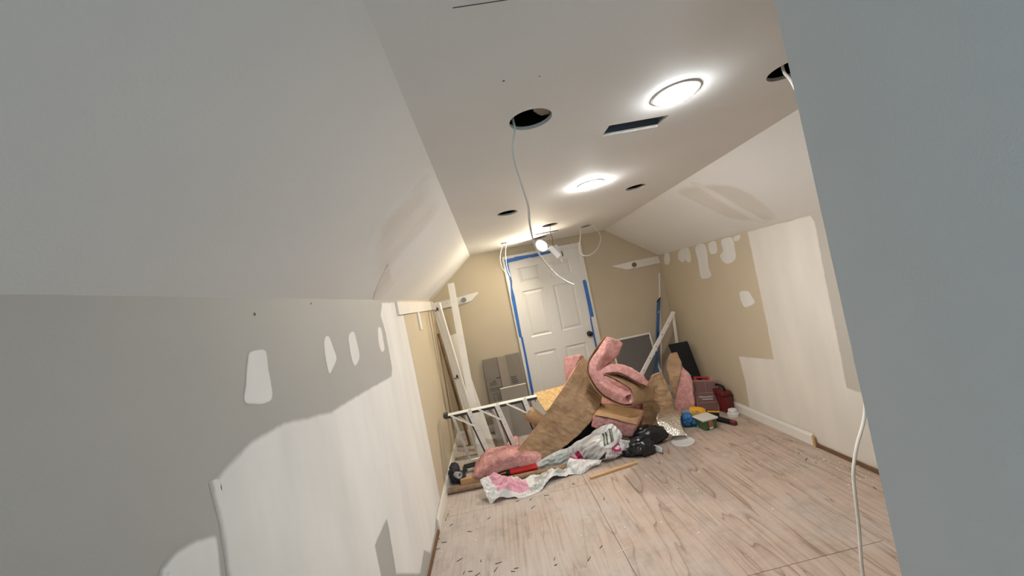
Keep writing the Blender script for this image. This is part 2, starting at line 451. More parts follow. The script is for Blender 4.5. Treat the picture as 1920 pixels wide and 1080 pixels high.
def lathe_vf(c, axis, prof, seg=28):
    """prof: list of (distance along axis, radius)"""
    c = Vector(c); ax = Vector(axis).normalized()
    a = ax.cross(Vector((0.3, 0.9, 0.2)) if abs(ax.y) < 0.8 else Vector((1, 0, 0.1))).normalized(); b = ax.cross(a)
    V, F = [], []
    for d, r in prof:
        for k in range(seg):
            an = 2 * math.pi * k / seg
            V.append(c + ax * d + (a * math.cos(an) + b * math.sin(an)) * max(r, 1e-4))
    for i in range(len(prof) - 1):
        for k in range(seg):
            k2 = (k + 1) % seg
            F.append((i * seg + k, i * seg + k2, (i + 1) * seg + k2, (i + 1) * seg + k))
    F.append(tuple(range(seg))[::-1]); F.append(tuple((len(prof) - 1) * seg + k for k in range(seg)))
    return V, F
def lathe(name, c, axis, prof, mat, parent=None, seg=28, smooth=True):
    V, F = lathe_vf(c, axis, prof, seg)
    o = mesh(name, V, F, mat, parent, smooth=smooth)
    if smooth: o.data.set_sharp_from_angle(angle=0.6)
    return o

def prism(name, poly, to3, h0, h1, mat, parent=None, bev=0.0):
    n = len(poly)
    V = [to3(u, v, h0) for u, v in poly] + [to3(u, v, h1) for u, v in poly]
    F = [tuple(range(n))[::-1], tuple(range(n, 2 * n))] + [(i, (i + 1) % n, n + (i + 1) % n, n + i) for i in range(n)]
    o = mesh(name, V, F, mat, parent)
    if bev: bevel(o, bev)
    return o

def fill_loops(loops):
    """triangulate a 2-D outline with holes; returns verts2d, faces"""
    bm = bmesh.new(); es = []
    for lp in loops:
        vs_ = [bm.verts.new((p[0], p[1], 0)) for p in lp]
        es += [bm.edges.new((vs_[i], vs_[(i + 1) % len(vs_)])) for i in range(len(vs_))]
    bmesh.ops.triangle_fill(bm, use_beauty=True, use_dissolve=False, edges=es, normal=(0, 0, 1))
    bm.verts.index_update()
    V = [(v.co.x, v.co.y) for v in bm.verts]; F = [tuple(v.index for v in f.verts) for f in bm.faces]
    bm.free()
    return V, F

def patch(name, poly, to3, mat, parent, h=0.0016, feather=0.02, n=None, wobble=0.004, label=None, smooth=True):
    m = len(poly)
    if smooth:
        n = n or max(40, m * 8)
        out = crom([(p[0], p[1], 0) for p in poly], n, closed=True)
    else:
        out = []
        for i in range(m):
            a, b = Vector((*poly[i], 0)), Vector((*poly[(i + 1) % m], 0))
            k = max(2, int((b - a).length / 0.03))
            out += [a.lerp(b, j / k) for j in range(k)]
        n = len(out)
    for i, p in enumerate(out):
        w = noise.noise_vector(Vector((p.x * 21 + 3, p.y * 21, m))) * wobble
        out[i] = Vector((p.x + w.x, p.y + w.y, 0))
    area = sum(out[i].x * out[(i + 1) % n].y - out[(i + 1) % n].x * out[i].y for i in range(n))
    sgn = 1 if area > 0 else -1
    inn = []
    for i in range(n):
        t = (out[(i + 2) % n] - out[i - 2]).normalized()
        inn.append(out[i] + Vector((-t.y, t.x, 0)) * sgn * feather)
    V2, F2 = fill_loops([[(p.x, p.y) for p in inn]])
    V = [to3(p.x, p.y, 0.0004) for p in out] + [to3(p.x, p.y, h) for p in inn]
    F = [(i, (i + 1) % n, n + (i + 1) % n, n + i) for i in range(n)]
    base = len(V)
    V += [to3(u, v, h) for u, v in V2]
    F += [tuple(base + k for k in f) for f in F2]
    at = [0.0] * n + [1.0] * n + [1.0] * len(V2)
    o = mesh(name, V, F, mat, parent, attr=at)
    if label: o['label'] = label
    return o

def fbm(p, oct=4):
    return noise.fractal(p, 1.0, 2.0, oct)

def stations_resample(st, n):
    Ls = crom([s[0] for s in st], n); Rs = crom([s[1] for s in st], n)
    ts = [v.x for v in crom([(s[2], 0, 0) for s in st], n)]
    return Ls, Rs, ts

def frame_normals(Ls, Rs, hint):
    n = len(Ls); C = [(a + b) / 2 for a, b in zip(Ls, Rs)]; Ns = []; prev = Vector(hint)
    for i in range(n):
        T = (C[min(i + 1, n - 1)] - C[max(i - 1, 0)]); W = Rs[i] - Ls[i]
        N = W.cross(T)
        N = N.normalized() if N.length > 1e-7 else prev.copy()
        if N.dot(prev) < 0: N = -N
        Ns.append(N); prev = N
    return C, Ns

def batt(name, st, hint, label, kraft='kraft', group='pieces of pink insulation batt', n=56, m=18, pred=None, amp=0.012, seed=0.0, wrinkle=0.006, flange=0.03, parent=None, core_name='fiberglass_core'):
    Ls, Rs, ts = stations_resample(st, n)
    C, Ns = frame_normals(Ls, Rs, hint)
    lo = min(min(p.z for p in Ls), min(p.z for p in Rs))
    root = parent or thing(name, (sum(c.x for c in C) / n, sum(c.y for c in C) / n, max(lo, 0)), label, 'insulation', group)
    K = 44; V, F = [], []
    rings = [(0, 0.70), (0, 0.93)] + [(i, 1.0) for i in range(n)] + [(n - 1, 0.93), (n - 1, 0.70)]
    for ri, (i, s) in enumerate(rings):
        W = Rs[i] - Ls[i]; a = W.length / 2; wd = W.normalized(); t = max(ts[i], 0.01); b = t / 2
        T = (C[min(i + 1, n - 1)] - C[max(i - 1, 0)]).normalized()
        off = 0.0
        if ri < 2: off = -0.012 * (2 - ri) * 0.5
        if ri >= len(rings) - 2: off = 0.012 * (ri - len(rings) + 3) * 0.5
        cc = C[i] - Ns[i] * (b + 0.002) + T * off
        for k in range(K):
            an = 2 * math.pi * k / K; ca, sa = math.cos(an), math.sin(an)
            e = 0.32
            x = math.copysign(abs(ca) ** e, ca) * a * s; z = math.copysign(abs(sa) ** e, sa) * b * s
            p = cc + wd * x + Ns[i] * z
            nd = (wd * ca * 0.8 + Ns[i] * sa)
            q = p * 9 + Vector((seed, seed * 2, 0))
            d = fbm(q, 4) * amp + abs(fbm(q * 2.6, 3)) * amp * 0.6 - amp * 0.25
            if sa > 0.3: d = min(d, 0.0)
            V.append(p + nd * d)
    R_ = len(rings)
    for i in range(R_ - 1):
        for k in range(K):
            k2 = (k + 1) % K
            F.append((i * K + k, i * K + k2, (i + 1) * K + k2, (i + 1) * K + k))
    F.append(tuple(range(K))[::-1]); F.append(tuple((R_ - 1) * K + k for k in range(K)))
    for v in V:
        if v.z < 0.003: v.z = 0.003
    mesh(core_name, V, F, M['fiber'], root, smooth=True)
    if kraft:
        V, F = [], []
        idx = {}
        for i in range(n):
            for j in range(m + 1):
                u = -flange + (1 + 2 * flange) * j / m
                p = Ls[i].lerp(Rs[i], u)
                q = p * 7 + Vector((seed, 3, seed))
                w = abs(fbm(q, 3)) * wrinkle + abs(noise.noise(Vector((i * 0.55, u * 2.2, seed)))) * wrinkle * 0.8
                V.append(p + Ns[i] * (0.0035 + w))
        for v in V:
            if v.z < 0.004: v.z = 0.004
        for i in range(n - 1):
            for j in range(m):
                if pred and not pred((j + 0.5) / m, (i + 0.5) / n): continue
                F.append((i * (m + 1) + j, i * (m + 1) + j + 1, (i + 1) * (m + 1) + j + 1, (i + 1) * (m + 1) + j))
        o = mesh('kraft_facing', V, F, M[kraft], root, smooth=True)
        o['label'] = 'brown kraft paper facing'
        s = o.modifiers.new('thickness', 'SOLIDIFY'); s.thickness = 0.0022; s.offset = 1
    return root

def crumple_sheet(name, st, hint, parent, zone, mats, n=90, m=40, amp=0.02, seed=0.0, freq=9.0, floor=0.003, puff=0.03, smooth=False):
    Ls, Rs, ts = stations_resample(st, n)
    C, Ns = frame_normals(Ls, Rs, hint)
    V, F, mi = [], [], []
    rf = random.Random(int(seed * 31) + 5)
    folds = [(Vector((rf.uniform(-1, 1), rf.uniform(-1, 1), rf.uniform(-1, 1))).normalized(), rf.uniform(0.4, 0.7) * (1.55 ** (k // 2)), rf.random()) for k in range(12)]
    for i in range(n):
        for j in range(m + 1):
            u = j / m; v = i / (n - 1)
            p = Ls[i].lerp(Rs[i], u)
            q = p * freq + Vector((seed, seed, seed))
            d = math.sin(u * math.pi) * puff + noise.noise(q * 0.7) * amp * 0.6
            qq = q + noise.noise_vector(q * 0.8) * 0.35
            for k, (dr_, fr_, ph_) in enumerate(folds):
                tri = abs(((qq.dot(dr_) * fr_ + ph_) % 1.0) * 2 - 1) - 0.5
                d += tri * amp * 0.9 / (fr_ ** 0.8)
            w = noise.noise_vector(q * 0.6) * amp * 0.45
            V.append(p + Ns[i] * d + w)
    for v in V:
        if v.z < floor: v.z = floor
    for i in range(n - 1):
        for j in range(m):
            F.append((i * (m + 1) + j, i * (m + 1) + j + 1, (i + 1) * (m + 1) + j + 1, (i + 1) * (m + 1) + j))
            mi.append(zone((j + 0.5) / m, (i + 0.5) / n))
    o = mesh(name, V, F, None, parent, smooth=smooth, mats=mats, midx=mi)
    s = o.modifiers.new('thickness', 'SOLIDIFY'); s.thickness = 0.0012; s.offset = -1
    return o

def blob(name, c, rad, mat, parent=None, amp=0.25, freq=2.4, seed=0.0, sub=5, floor=0.003, ridged=True):
    bm = bmesh.new(); bmesh.ops.create_icosphere(bm, subdivisions=sub, radius=1.0)
    V = []
    for v in bm.verts:
        d = v.co.normalized(); q = d * freq + Vector((seed, seed * 1.7, 0.3))
        if ridged: k = 1 + amp * (0.8 - 1.9 * abs(noise.noise(q)) - 0.9 * abs(noise.noise(q * 2.2)) - 0.4 * abs(noise.noise(q * 4.7)))
        else: k = 1 + amp * fbm(q, 4)
        p = Vector((c[0] + d.x * rad[0] * k, c[1] + d.y * rad[1] * k, c[2] + d.z * rad[2] * k))
        if p.z < floor: p.z = floor
        V.append(p)
    bm.verts.index_update()
    F = [tuple(v.index for v in f.verts) for f in bm.faces]; bm.free()
    return mesh(name, V, F, mat, parent, smooth=True)

def text_mesh(name, body, size, origin, xdir, ydir, mat, parent, depth=0.001, shear=0.0):
    cu = bpy.data.curves.new(name, 'FONT'); cu.body = body; cu.size = size; cu.extrude = depth / 2; cu.resolution_u = 2; cu.shear = shear
    tmp = bpy.data.objects.new(name, cu); col.objects.link(tmp)
    dg = bpy.context.evaluated_depsgraph_get(); me = bpy.data.meshes.new_from_object(tmp.evaluated_get(dg))
    bpy.data.objects.remove(tmp)
    x = Vector(xdir).normalized(); y = Vector(ydir).normalized(); z = x.cross(y)
    V = [Vector(origin) + x * v.co.x + y * v.co.y + z * v.co.z for v in me.vertices]
    F = [tuple(p.vertices) for p in me.polygons]
    bpy.data.meshes.remove(me)
    return mesh(name, V, F, mat, parent)

# ------------------------------------------------------------------ shell of the attic room
TH = 0.10
fl = struct(box('floor', (XL - TH, XR + TH, YR, YB + TH, -0.12, -0.0195), M['sill']), 'plywood subfloor covered in plaster dust', 'floor')
SEAMS = [XL, 0.47, 1.683, XR]
JOINTS = [[YR, 0.62, 3.02, YB], [YR, -0.6, 1.84, 4.28, YB], [YR, 0.62, 3.06, YB]]
g = 0.0014
for i in range(3):
    for j in range(len(JOINTS[i]) - 1):
        o = box('plywood_sheet', (SEAMS[i] + g, SEAMS[i + 1] - g, JOINTS[i][j] + g, JOINTS[i][j + 1] - g, -0.019, 0.0), M['plywood'], fl)

wl = struct(box('wall_left', (XL - TH, XL, YR, YB, -0.02, ZK), M['wall_left']), 'left knee wall, grey paint patched with white joint compound', 'wall')
wr = struct(box('wall_right', (XR, XR + TH, YR, YB, -0.02, ZK), M['wall_right']), 'right knee wall, beige paint and a large white plastered area', 'wall')
wb = struct(box('wall_back', (XL - TH, XR + TH, YB, YB + TH, -0.02, 2.6), M['wall_back']), 'beige end wall with the white door', 'wall')

# rear wall behind the camera with its window
rear = []
wx0, wx1, wz0, wz1 = -0.54, 0.42, 0.77, 1.93
def rear_wall():
    V2, F2 = fill_loops([[(XL - TH, -0.02), (XR + TH, -0.02), (XR + TH, 2.6), (XL - TH, 2.6)], [(wx0, wz0), (wx1, wz0), (wx1, wz1), (wx0, wz1)]])
    n = len(V2)
    V = [(u, YR, v) for u, v in V2] + [(u, YR - TH, v) for u, v in V2]
    F = [f for f in F2] + [tuple(n + k for k in f[::-1]) for f in F2]
    for lp in (range(0, 4), range(4, 8)):
        lp = list(lp)
        for i in range(4): F.append((lp[i], lp[(i + 1) % 4], n + lp[(i + 1) % 4], n + lp[i]))
    return mesh('wall_rear', V, F, M['wall_back'])
struct(rear_wall(), 'rear wall behind the camera', 'wall')
wn = thing('window_1', (0, YR - 0.05, wz0), 'white framed window in the rear wall', 'window'); wn['kind'] = 'structure'
for b_ in ((wx0, wx0 + 0.04, wz0, wz1), (wx1 - 0.04, wx1, wz0, wz1), (wx0 + 0.04, wx1 - 0.04, wz0, wz0 + 0.04), (wx0 + 0.04, wx1 - 0.04, wz1 - 0.04, wz1), (wx0 + 0.04, wx1 - 0.04, 1.33, 1.37)):
    box('window_frame', (b_[0], b_[1], YR - 0.07, YR - 0.03, b_[2], b_[3]), M['trim'], wn)
for z0, z1 in ((wz0 + 0.04, 1.33), (1.37, wz1 - 0.04)):
    box('pane', (wx0 + 0.04, wx1 - 0.04, YR - 0.052, YR - 0.048, z0, z1), M['pane'], wn)

# slopes
def slope(name, xk, xc, label, mat):
    n_ = Vector((-(ZC - ZK), 0, (xc - xk))).normalized()
    if n_.z < 0: n_ = -n_
    pts = [Vector((xk, 0, ZK)), Vector((xc, 0, ZC))]
    prof = [pts[0], pts[1], Vector((xc, 0, ZC + 0.11)), Vector((xk - math.copysign(0.10, xc - xk), 0, ZK + 0.02))]
    V = [(p.x, y, p.z) for y in (YR, YB) for p in prof]
    F = [(0, 1, 2, 3)[::-1], (4, 5, 6, 7)] + [(i, (i + 1) % 4, 4 + (i + 1) % 4, 4 + i) for i in range(4)]
    return struct(mesh(name, V, F, M[mat]), label, 'ceiling')
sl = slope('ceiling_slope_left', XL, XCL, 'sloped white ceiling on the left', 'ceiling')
sr = slope('ceiling_slope_right', XR, XCR, 'sloped white ceiling on the right', 'ceiling_lit')

# flat ceiling with the cut-outs for lights and ducts
def circ(x, y, r, n=28, rag=0.0):
    return [(x + (r + rag * noise.noise(Vector((i * 1.7, x * 9, y * 3)))) * math.cos(2 * math.pi * i / n), y + (r + rag * noise.noise(Vector((i * 1.9, x * 5, y)))) * math.sin(2 * math.pi * i / n)) for i in range(n)]
def rect(x0, x1, y0, y1): return [(x0, y0), (x1, y0), (x1, y1), (x0, y1)]
HOLES = [circ(0.265, 1.308, 0.076), circ(1.200, 1.262, 0.076), circ(1.181, 2.655, 0.070), circ(0.251, 2.714, 0.074, rag=0.006),
         circ(0.698, 3.556, 0.077), circ(0.705, 4.285, 0.078), circ(1.190, 4.085, 0.066), circ(0.272, 4.165, 0.055),
         rect(0.604, 0.853, 1.478, 1.580), rect(0.606, 0.862, 3.935, 4.025)]
CT = 0.013
def flat_ceiling():
    loops = [[(XCL, YR), (XCR, YR), (XCR, YB), (XCL, YB)]] + HOLES
    V2, F2 = fill_loops(loops); n = len(V2)
    V = [(u, v, ZC) for u, v in V2] + [(u, v, ZC + CT) for u, v in V2]
    F = [f[::-1] for f in F2] + [tuple(n + k for k in f) for f in F2]; s = 0
    mi = [0] * len(F)
    for li, lp in enumerate(loops):
        k = len(lp)
        for i in range(k):
            F.append((s + i, s + (i + 1) % k, n + s + (i + 1) % k, n + s + i)); mi.append(1 if li else 0)
        s += k
    return mesh('ceiling', V, F, None, mats=[M['ceiling_lit'], M['gypsum']], midx=mi)
ce = struct(flat_ceiling(), 'flat white drywall ceiling with cut-outs for lights', 'ceiling')
at = struct(mesh('attic_cavity', [(x, y, z) for x in (XCL - 0.05, XCR + 0.05) for y in (YR, YB + 0.05) for z in (ZC + CT + 0.001, ZC + 0.42)],
                 [BOXF[0], BOXF[1], BOXF[2], BOXF[3], (1, 5, 7, 3)], M['attic']), 'dark cavity above the ceiling', 'ceiling')
for x in (-0.02, 0.46, 1.02, 1.42):
    box('joist', (x - 0.019, x + 0.019, YR, YB, ZC + CT + 0.02, ZC + CT + 0.2), M['sill'], at)
# sheet-metal boot seen in the duct cut-out
dk = thing('duct_boot', (0.728, 1.529, ZC + CT + 0.004), 'dark blue grey sheet metal duct boot inside the rectangular ceiling cut-out', 'duct')
for b_ in ((0.598, 0.602, 1.470, 1.588), (0.855, 0.859, 1.470, 1.588), (0.602, 0.855, 1.470, 1.474), (0.602, 0.855, 1.584, 1.588)):
    box('duct_side', (*b_, ZC + CT + 0.004, ZC + CT + 0.12), M['duct'], dk)
box('duct_top', (0.602, 0.855, 1.474, 1.584, ZC + CT + 0.116, ZC + CT + 0.12), M['duct'], dk)
# paper-faced insulation showing in the near cut-out
o = batt('attic_insulation_scrap', [((0.272, 1.235, 2.162), (0.352, 1.245, 2.160), 0.02), ((0.280, 1.29, 2.172), (0.362, 1.30, 2.168), 0.02), ((0.305, 1.345, 2.190), (0.372, 1.36, 2.182), 0.02)], (0, 0, -1),
     'pale torn paper inside the open ceiling hole nearest the camera', kraft='cardboard_light', group='torn paper above the ceiling', n=14, m=8, wrinkle=0.01)

# near partition on the right of the camera
pt = struct(box('wall_partition', (0.55, 0.67, YR, 0.5823, -0.02, ZC), M['partition'], bev=0.0), 'plain grey partition wall close to the camera on the right', 'wall')

# baseboards and exposed sills
def baseboard(name, a, b, inn, label, h=0.092, t=0.013):
    a, b, inn = Vector(a), Vector(b), Vector(inn)
    prof = [(0, 0), (t, 0), (t, h - 0.022), (t * 0.55, h - 0.008), (t * 0.5, h), (0, h)]
    V = [p + inn * u + Vector((0, 0, v)) for p in (a, b) for u, v in prof]; n = len(prof)
    F = [tuple(range(n))[::-1], tuple(range(n, 2 * n))] + [(i, (i + 1) % n, n + (i + 1) % n, n + i) for i in range(n)]
    return struct(mesh(name, V, F, M['trim']), label, 'baseboard')
baseboard('baseboard_left', (XL, 2.86, 0.001), (XL, YB, 0.001), (1, 0, 0), 'white baseboard along the left knee wall')
baseboard('baseboard_right', (XR, 2.79, 0.001), (XR, YB, 0.001), (-1, 0, 0), 'white baseboard along the right knee wall')
baseboard('baseboard_back_left', (XL + 0.013, YB, 0.001), (0.255, YB, 0.001), (0, -1, 0), 'white baseboard left of the door')
baseboard('baseboard_back_right', (1.252, YB, 0.001), (XR - 0.013, YB, 0.001), (0, -1, 0), 'white baseboard right of the door')
struct(box('trim_1', (XL, XL + 0.012, 0.2, 2.84, 0.0, 0.024), M['sill']), 'rough brown gap under the left wall where the baseboard is missing', 'trim')
struct(box('trim_2', (XR - 0.012, XR, 0.9, 2.77, 0.0, 0.028), M['sill']), 'rough brown gap under the right wall where the baseboard is missing', 'trim')
tb = tag(box('wood_offcut', (XR - 0.024, XR - 0.013, 2.765, 2.785, 0.001, 0.088), M['lumber']), 'raw cut end stub at the end of the right baseboard', 'wood')

# ------------------------------------------------------------------ joint compound patches
def on_left(u, v, h): return (XL + h, u, v)
def on_right(u, v, h): return (XR - h, u, v)
NL = Vector(((ZC - ZK), 0, -(XCL - XL))).normalized(); NR = Vector((-(ZC - ZK), 0, -(XR - XCR))).normalized()
def on_sl(u, v, h): return Vector((v, u, ZK + (v - XL) / (XCL - XL) * (ZC - ZK))) + NL * h
def on_sr(u, v, h): return Vector((v, u, ZK + (XR - v) / (XR - XCR) * (ZC - ZK))) + NR * h

L_main = [(2.535, 1.690), (2.861, 1.694), (3.085, 1.690), (3.088, 1.566), (3.107, 1.195), (3.120, 0.672), (3.111, 0.095), (2.86, 0.092), (2.743, 0.045), (2.535, 0.04), (2.408, 0.144), (2.248, 0.113), (1.883, 0.374), (1.893, 0.518), (1.900, 0.621), (1.719, 0.621), (1.726, 0.486), (1.493, 0.25), (1.2, 0.5), (0.93, 0.80), (0.905, 0.95), (0.901, 1.075), (0.907, 1.177), (0.898, 1.283), (0.920, 1.287), (0.968, 1.302), (1.061, 1.323), (1.217, 1.322), (1.342, 1.298), (1.544, 1.262), (1.915, 1.251), (2.434, 1.227), (2.474, 1.263), (2.481, 1.484), (2.444, 1.606)]
L_bump = [(0.749, 1.184), (0.770, 1.196), (0.812, 1.200), (0.852, 1.191), (0.893, 1.174), (0.897, 1.137), (0.890, 1.076), (0.885, 0.961), (0.80, 0.80), (0.72, 0.95), (0.735, 1.10)]
L_p = [[(1.123, 1.548), (1.195, 1.542), (1.194, 1.487), (1.181, 1.394), (1.067, 1.413), (1.077, 1.464), (1.100, 1.518)],
       [(1.608, 1.542), (1.650, 1.543), (1.672, 1.495), (1.687, 1.442), (1.638, 1.409), (1.592, 1.391), (1.579, 1.420), (1.582, 1.495)],
       [(1.879, 1.537), (1.944, 1.537), (1.963, 1.474), (1.957, 1.407), (1.879, 1.375), (1.848, 1.411), (1.852, 1.499)],
       [(2.345, 1.525), (2.412, 1.523), (2.413, 1.440), (2.401, 1.388), (2.329, 1.384), (2.307, 1.435)]]
R_main = [(3.027, 1.695), (2.403, 1.690), (2.381, 1.643), (2.394, 1.269), (2.403, 0.876), (2.416, 0.529), (2.296, 0.519), (2.0, 0.50), (1.9, 0.3), (1.9, 0.03), (2.321, 0.03), (2.77, 0.03), (2.79, 0.095), (3.503, 0.095), (3.484, 0.322), (3.499, 0.583), (3.045, 0.626), (3.036, 0.863), (3.031, 1.332)]
R_p = [[(4.530, 1.690), (4.409, 1.690), (4.430, 1.594), (4.499, 1.561), (4.574, 1.582)],
       [(4.155, 1.690), (3.969, 1.692), (3.960, 1.561), (4.024, 1.538), (4.08, 1.575), (4.12, 1.555), (4.186, 1.568), (4.227, 1.615)],
       [(3.828, 1.681), (3.653, 1.677), (3.669, 1.459), (3.668, 1.362), (3.842, 1.356), (3.836, 1.530)],
       [(3.597, 1.679), (3.479, 1.687), (3.478, 1.595), (3.530, 1.570), (3.602, 1.590)],
       [(3.391, 1.678), (3.234, 1.681), (3.227, 1.570), (3.247, 1.487), (3.372, 1.456), (3.445, 1.499), (3.452, 1.550), (3.399, 1.584)],
       [(3.213, 1.678), (3.125, 1.686), (3.136, 1.651), (3.198, 1.637)],
       [(3.286, 1.191), (3.178, 1.198), (3.139, 1.150), (3.123, 1.095), (3.250, 1.056), (3.292, 1.104)]]
patch('joint_compound', L_main, on_left, M['mud_grey'], wl, feather=0.03, wobble=0.0015, smooth=False, label='large smooth area of white joint compound')
patch('joint_compound', L_bump, on_left, M['mud_grey'], wl, feather=0.02)
for i, q in enumerate(L_p): patch('joint_compound', q, on_left, M['mud_grey'], wl, feather=0.011, wobble=0.002)
patch('joint_compound', R_main, on_right, M['mud_right'], wr, feather=0.02, smooth=False, label='large white plastered area')
for q in R_p: patch('joint_compound', q, on_right, M['mud_beige'], wr, feather=0.008)
S_l = [(2.36, -0.655), (1.836, -0.524), (1.554, -0.395), (1.560, -0.258), (1.540, -0.140), (1.789, -0.130), (2.108, -0.130), (2.203, -0.267), (2.185, -0.459), (2.52, -0.655)]
S_r = [(2.945, 1.610), (2.743, 1.620), (2.492, 1.762), (2.501, 1.967), (2.631, 2.165), (2.791, 2.150), (2.970, 2.036), (2.981, 1.806)]
S_r1 = [(2.708, 1.614), (2.659, 1.716), (2.708, 1.976), (2.741, 2.155), (2.817, 2.150), (2.814, 2.021), (2.757, 1.768)]
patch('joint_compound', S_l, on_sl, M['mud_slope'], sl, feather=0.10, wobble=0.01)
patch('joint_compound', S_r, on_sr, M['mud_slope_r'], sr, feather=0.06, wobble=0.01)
patch('joint_compound', S_r1, on_sr, M['mud_slope2'], sr, h=0.0026, feather=0.02, wobble=0.006)
# small dents and a straight saw mark in the near ceiling
sm_ = box('saw_cut', (0.044, 0.16, 0.7535, 0.7555, ZC - 0.0006, ZC + 0.0005), M['dark_channel'], ce)
for x, y, r in ((0.159, 1.042, 0.0035), (0.262, 1.048, 0.0022)):
    lathe('nail_hole', (x, y, ZC - 0.0006), (0, 0, 1), [(0, r), (0.001, r)], M['sill'], ce, seg=8)
lathe('nail_hole', (XL + 0.0008, (-0.682, 1.176, 1.651)[1], (-0.682, 1.176, 1.651)[2]), (-1, 0, 0), [(0, 0.005), (0.001, 0.005)], M['sill'], wl, seg=8)
lathe('nail_hole', (XL + 0.0008, (-0.682, 1.547, 1.681)[1], (-0.682, 1.547, 1.681)[2]), (-1, 0, 0), [(0, 0.004), (0.001, 0.004)], M['sill'], wl, seg=8)

# ------------------------------------------------------------------ door with casing and tape
DX0, DX1, DZ0, DZ1, DY = 0.318, 1.190, 0.008, 1.990, YB - 0.012
dr = thing('door_1', (0.754, DY, 0.0), 'white six-panel door in the end wall', 'door'); dr['kind'] = 'structure'
PX_ = [(0.413, 0.684), (0.803, 1.075)]; PZ_ = [(0.235, 0.830), (1.020, 1.594), (1.690, 1.880)]
def slab():
    loops = [[(DX0, DZ0), (DX1, DZ0), (DX1, DZ1), (DX0, DZ1)]] + [[(a, c), (b, c), (b, d), (a, d)] for a, b in PX_ for c, d in PZ_]
    V2, F2 = fill_loops(loops); n = len(V2)
    V = [(u, DY - 0.004, v) for u, v in V2] + [(u, YB - 0.001, v) for u, v in V2]
    F = [f for f in F2] + [tuple(n + k for k in f[::-1]) for f in F2]; s = 0
    for lp in loops:
        for i in range(4): F.append((s + i, s + (i + 1) % 4, n + s + (i + 1) % 4, n + s + i))
        s += 4
    return mesh('door_slab', V, F, M['door'], dr)
slab()
for a, b in PX_:
    for c, d in PZ_:
        e1, e2 = 0.016, 0.046
        rings = [(0.0, DY - 0.004), (e1, DY + 0.007), (e1 + 0.006, DY + 0.007), (e2, DY - 0.001)]
        V, F = [], []
        for e, y in rings: V += [(a + e, y, c + e), (b - e, y, c + e), (b - e, y, d - e), (a + e, y, d - e)]
        for r in range(3):
            for i in range(4): F.append((r * 4 + i, r * 4 + (i + 1) % 4, r * 4 + 4 + (i + 1) % 4, r * 4 + 4 + i))
        F.append((12, 13, 14, 15))
        mesh('door_panel', V, F, M['door'], dr)
k = lathe('door_knob', (1.130, DY - 0.004, 0.922), (0, -1, 0), [(0, 0.032), (0.008, 0.032), (0.010, 0.014), (0.030, 0.014), (0.034, 0.022), (0.044, 0.030), (0.058, 0.030), (0.066, 0.020), (0.068, 0.004)], M['black'], dr)
k['label'] = 'round black door knob'
for z in (0.3, 1.75):
    tube('hinge', [(DX0 - 0.004, DY - 0.010, z - 0.045), (DX0 - 0.004, DY - 0.010, z + 0.045)], 0.006, M['brass'], dr, seg=8)
cs = thing('trim_3', (0.754, YB, 0.0), 'white casing around the door', 'trim'); cs['kind'] = 'structure'
for b_ in ((0.256, 0.318, 0.0, 2.052), (1.190, 1.252, 0.0, 2.052), (0.318, 1.190, 1.990, 2.052)):
    box('casing', (b_[0], b_[1], YB - 0.024, YB, b_[2], b_[3]), M['trim'], cs, bev=0.004)

def tape(pts, w, label, y=YB - 0.0255):
    """strip of tape along a polyline in the door plane; w gives a half width at every point"""
    P = [Vector((p[0], 0, p[1])) for p in pts]; n = len(P); V, F = [], []
    for i in range(n):
        t = (P[min(i + 1, n - 1)] - P[max(i - 1, 0)]).normalized(); s = Vector((t.z, 0, -t.x)) * w[i]
        for q in (P[i] - s, P[i] + s):
            V.append((q.x, y + 0.0006 * math.sin(i * 2.1), q.z))
    for i in range(n - 1): F.append((2 * i, 2 * i + 1, 2 * i + 3, 2 * i + 2))
    o = mesh('masking_tape', V, F, M['tape'])
    s = o.modifiers.new('thickness', 'SOLIDIFY'); s.thickness = 0.0008
    return tag(o, label, 'tape', 'blue masking tape around the door')
tape([(0.284, 1.992), (0.40, 1.995), (0.42, 1.998), (0.60, 1.999), (0.62, 1.995), (0.80, 2.000), (0.885, 2.002)], [0.024, 0.023, 0.026, 0.018, 0.020, 0.017, 0.016], 'blue masking tape along the top of the door frame')
tape([(0.300, 2.010), (0.303, 1.88), (0.312, 1.74), (0.300, 1.66), (0.296, 1.55), (0.293, 1.30), (0.290, 1.06), (0.303, 1.04), (0.303, 0.80), (0.300, 0.60), (0.297, 0.30)], [0.020, 0.017, 0.012, 0.010, 0.022, 0.019, 0.017, 0.013, 0.013, 0.015, 0.016], 'long blue masking tape strip down the left door casing', y=YB - 0.0262)
tape([(1.196, 1.58), (1.200, 1.55), (1.202, 1.40), (1.203, 1.25), (1.203, 1.115)], [0.018, 0.023, 0.022, 0.023, 0.024], 'wide folded piece of blue masking tape on the right door casing')
tape([(1.182, 1.113), (1.180, 1.00), (1.178, 0.90), (1.180, 0.76), (1.180, 0.50)], [0.008, 0.009, 0.010, 0.009, 0.009], 'narrow blue masking tape beside the black door knob', y=YB - 0.0262)

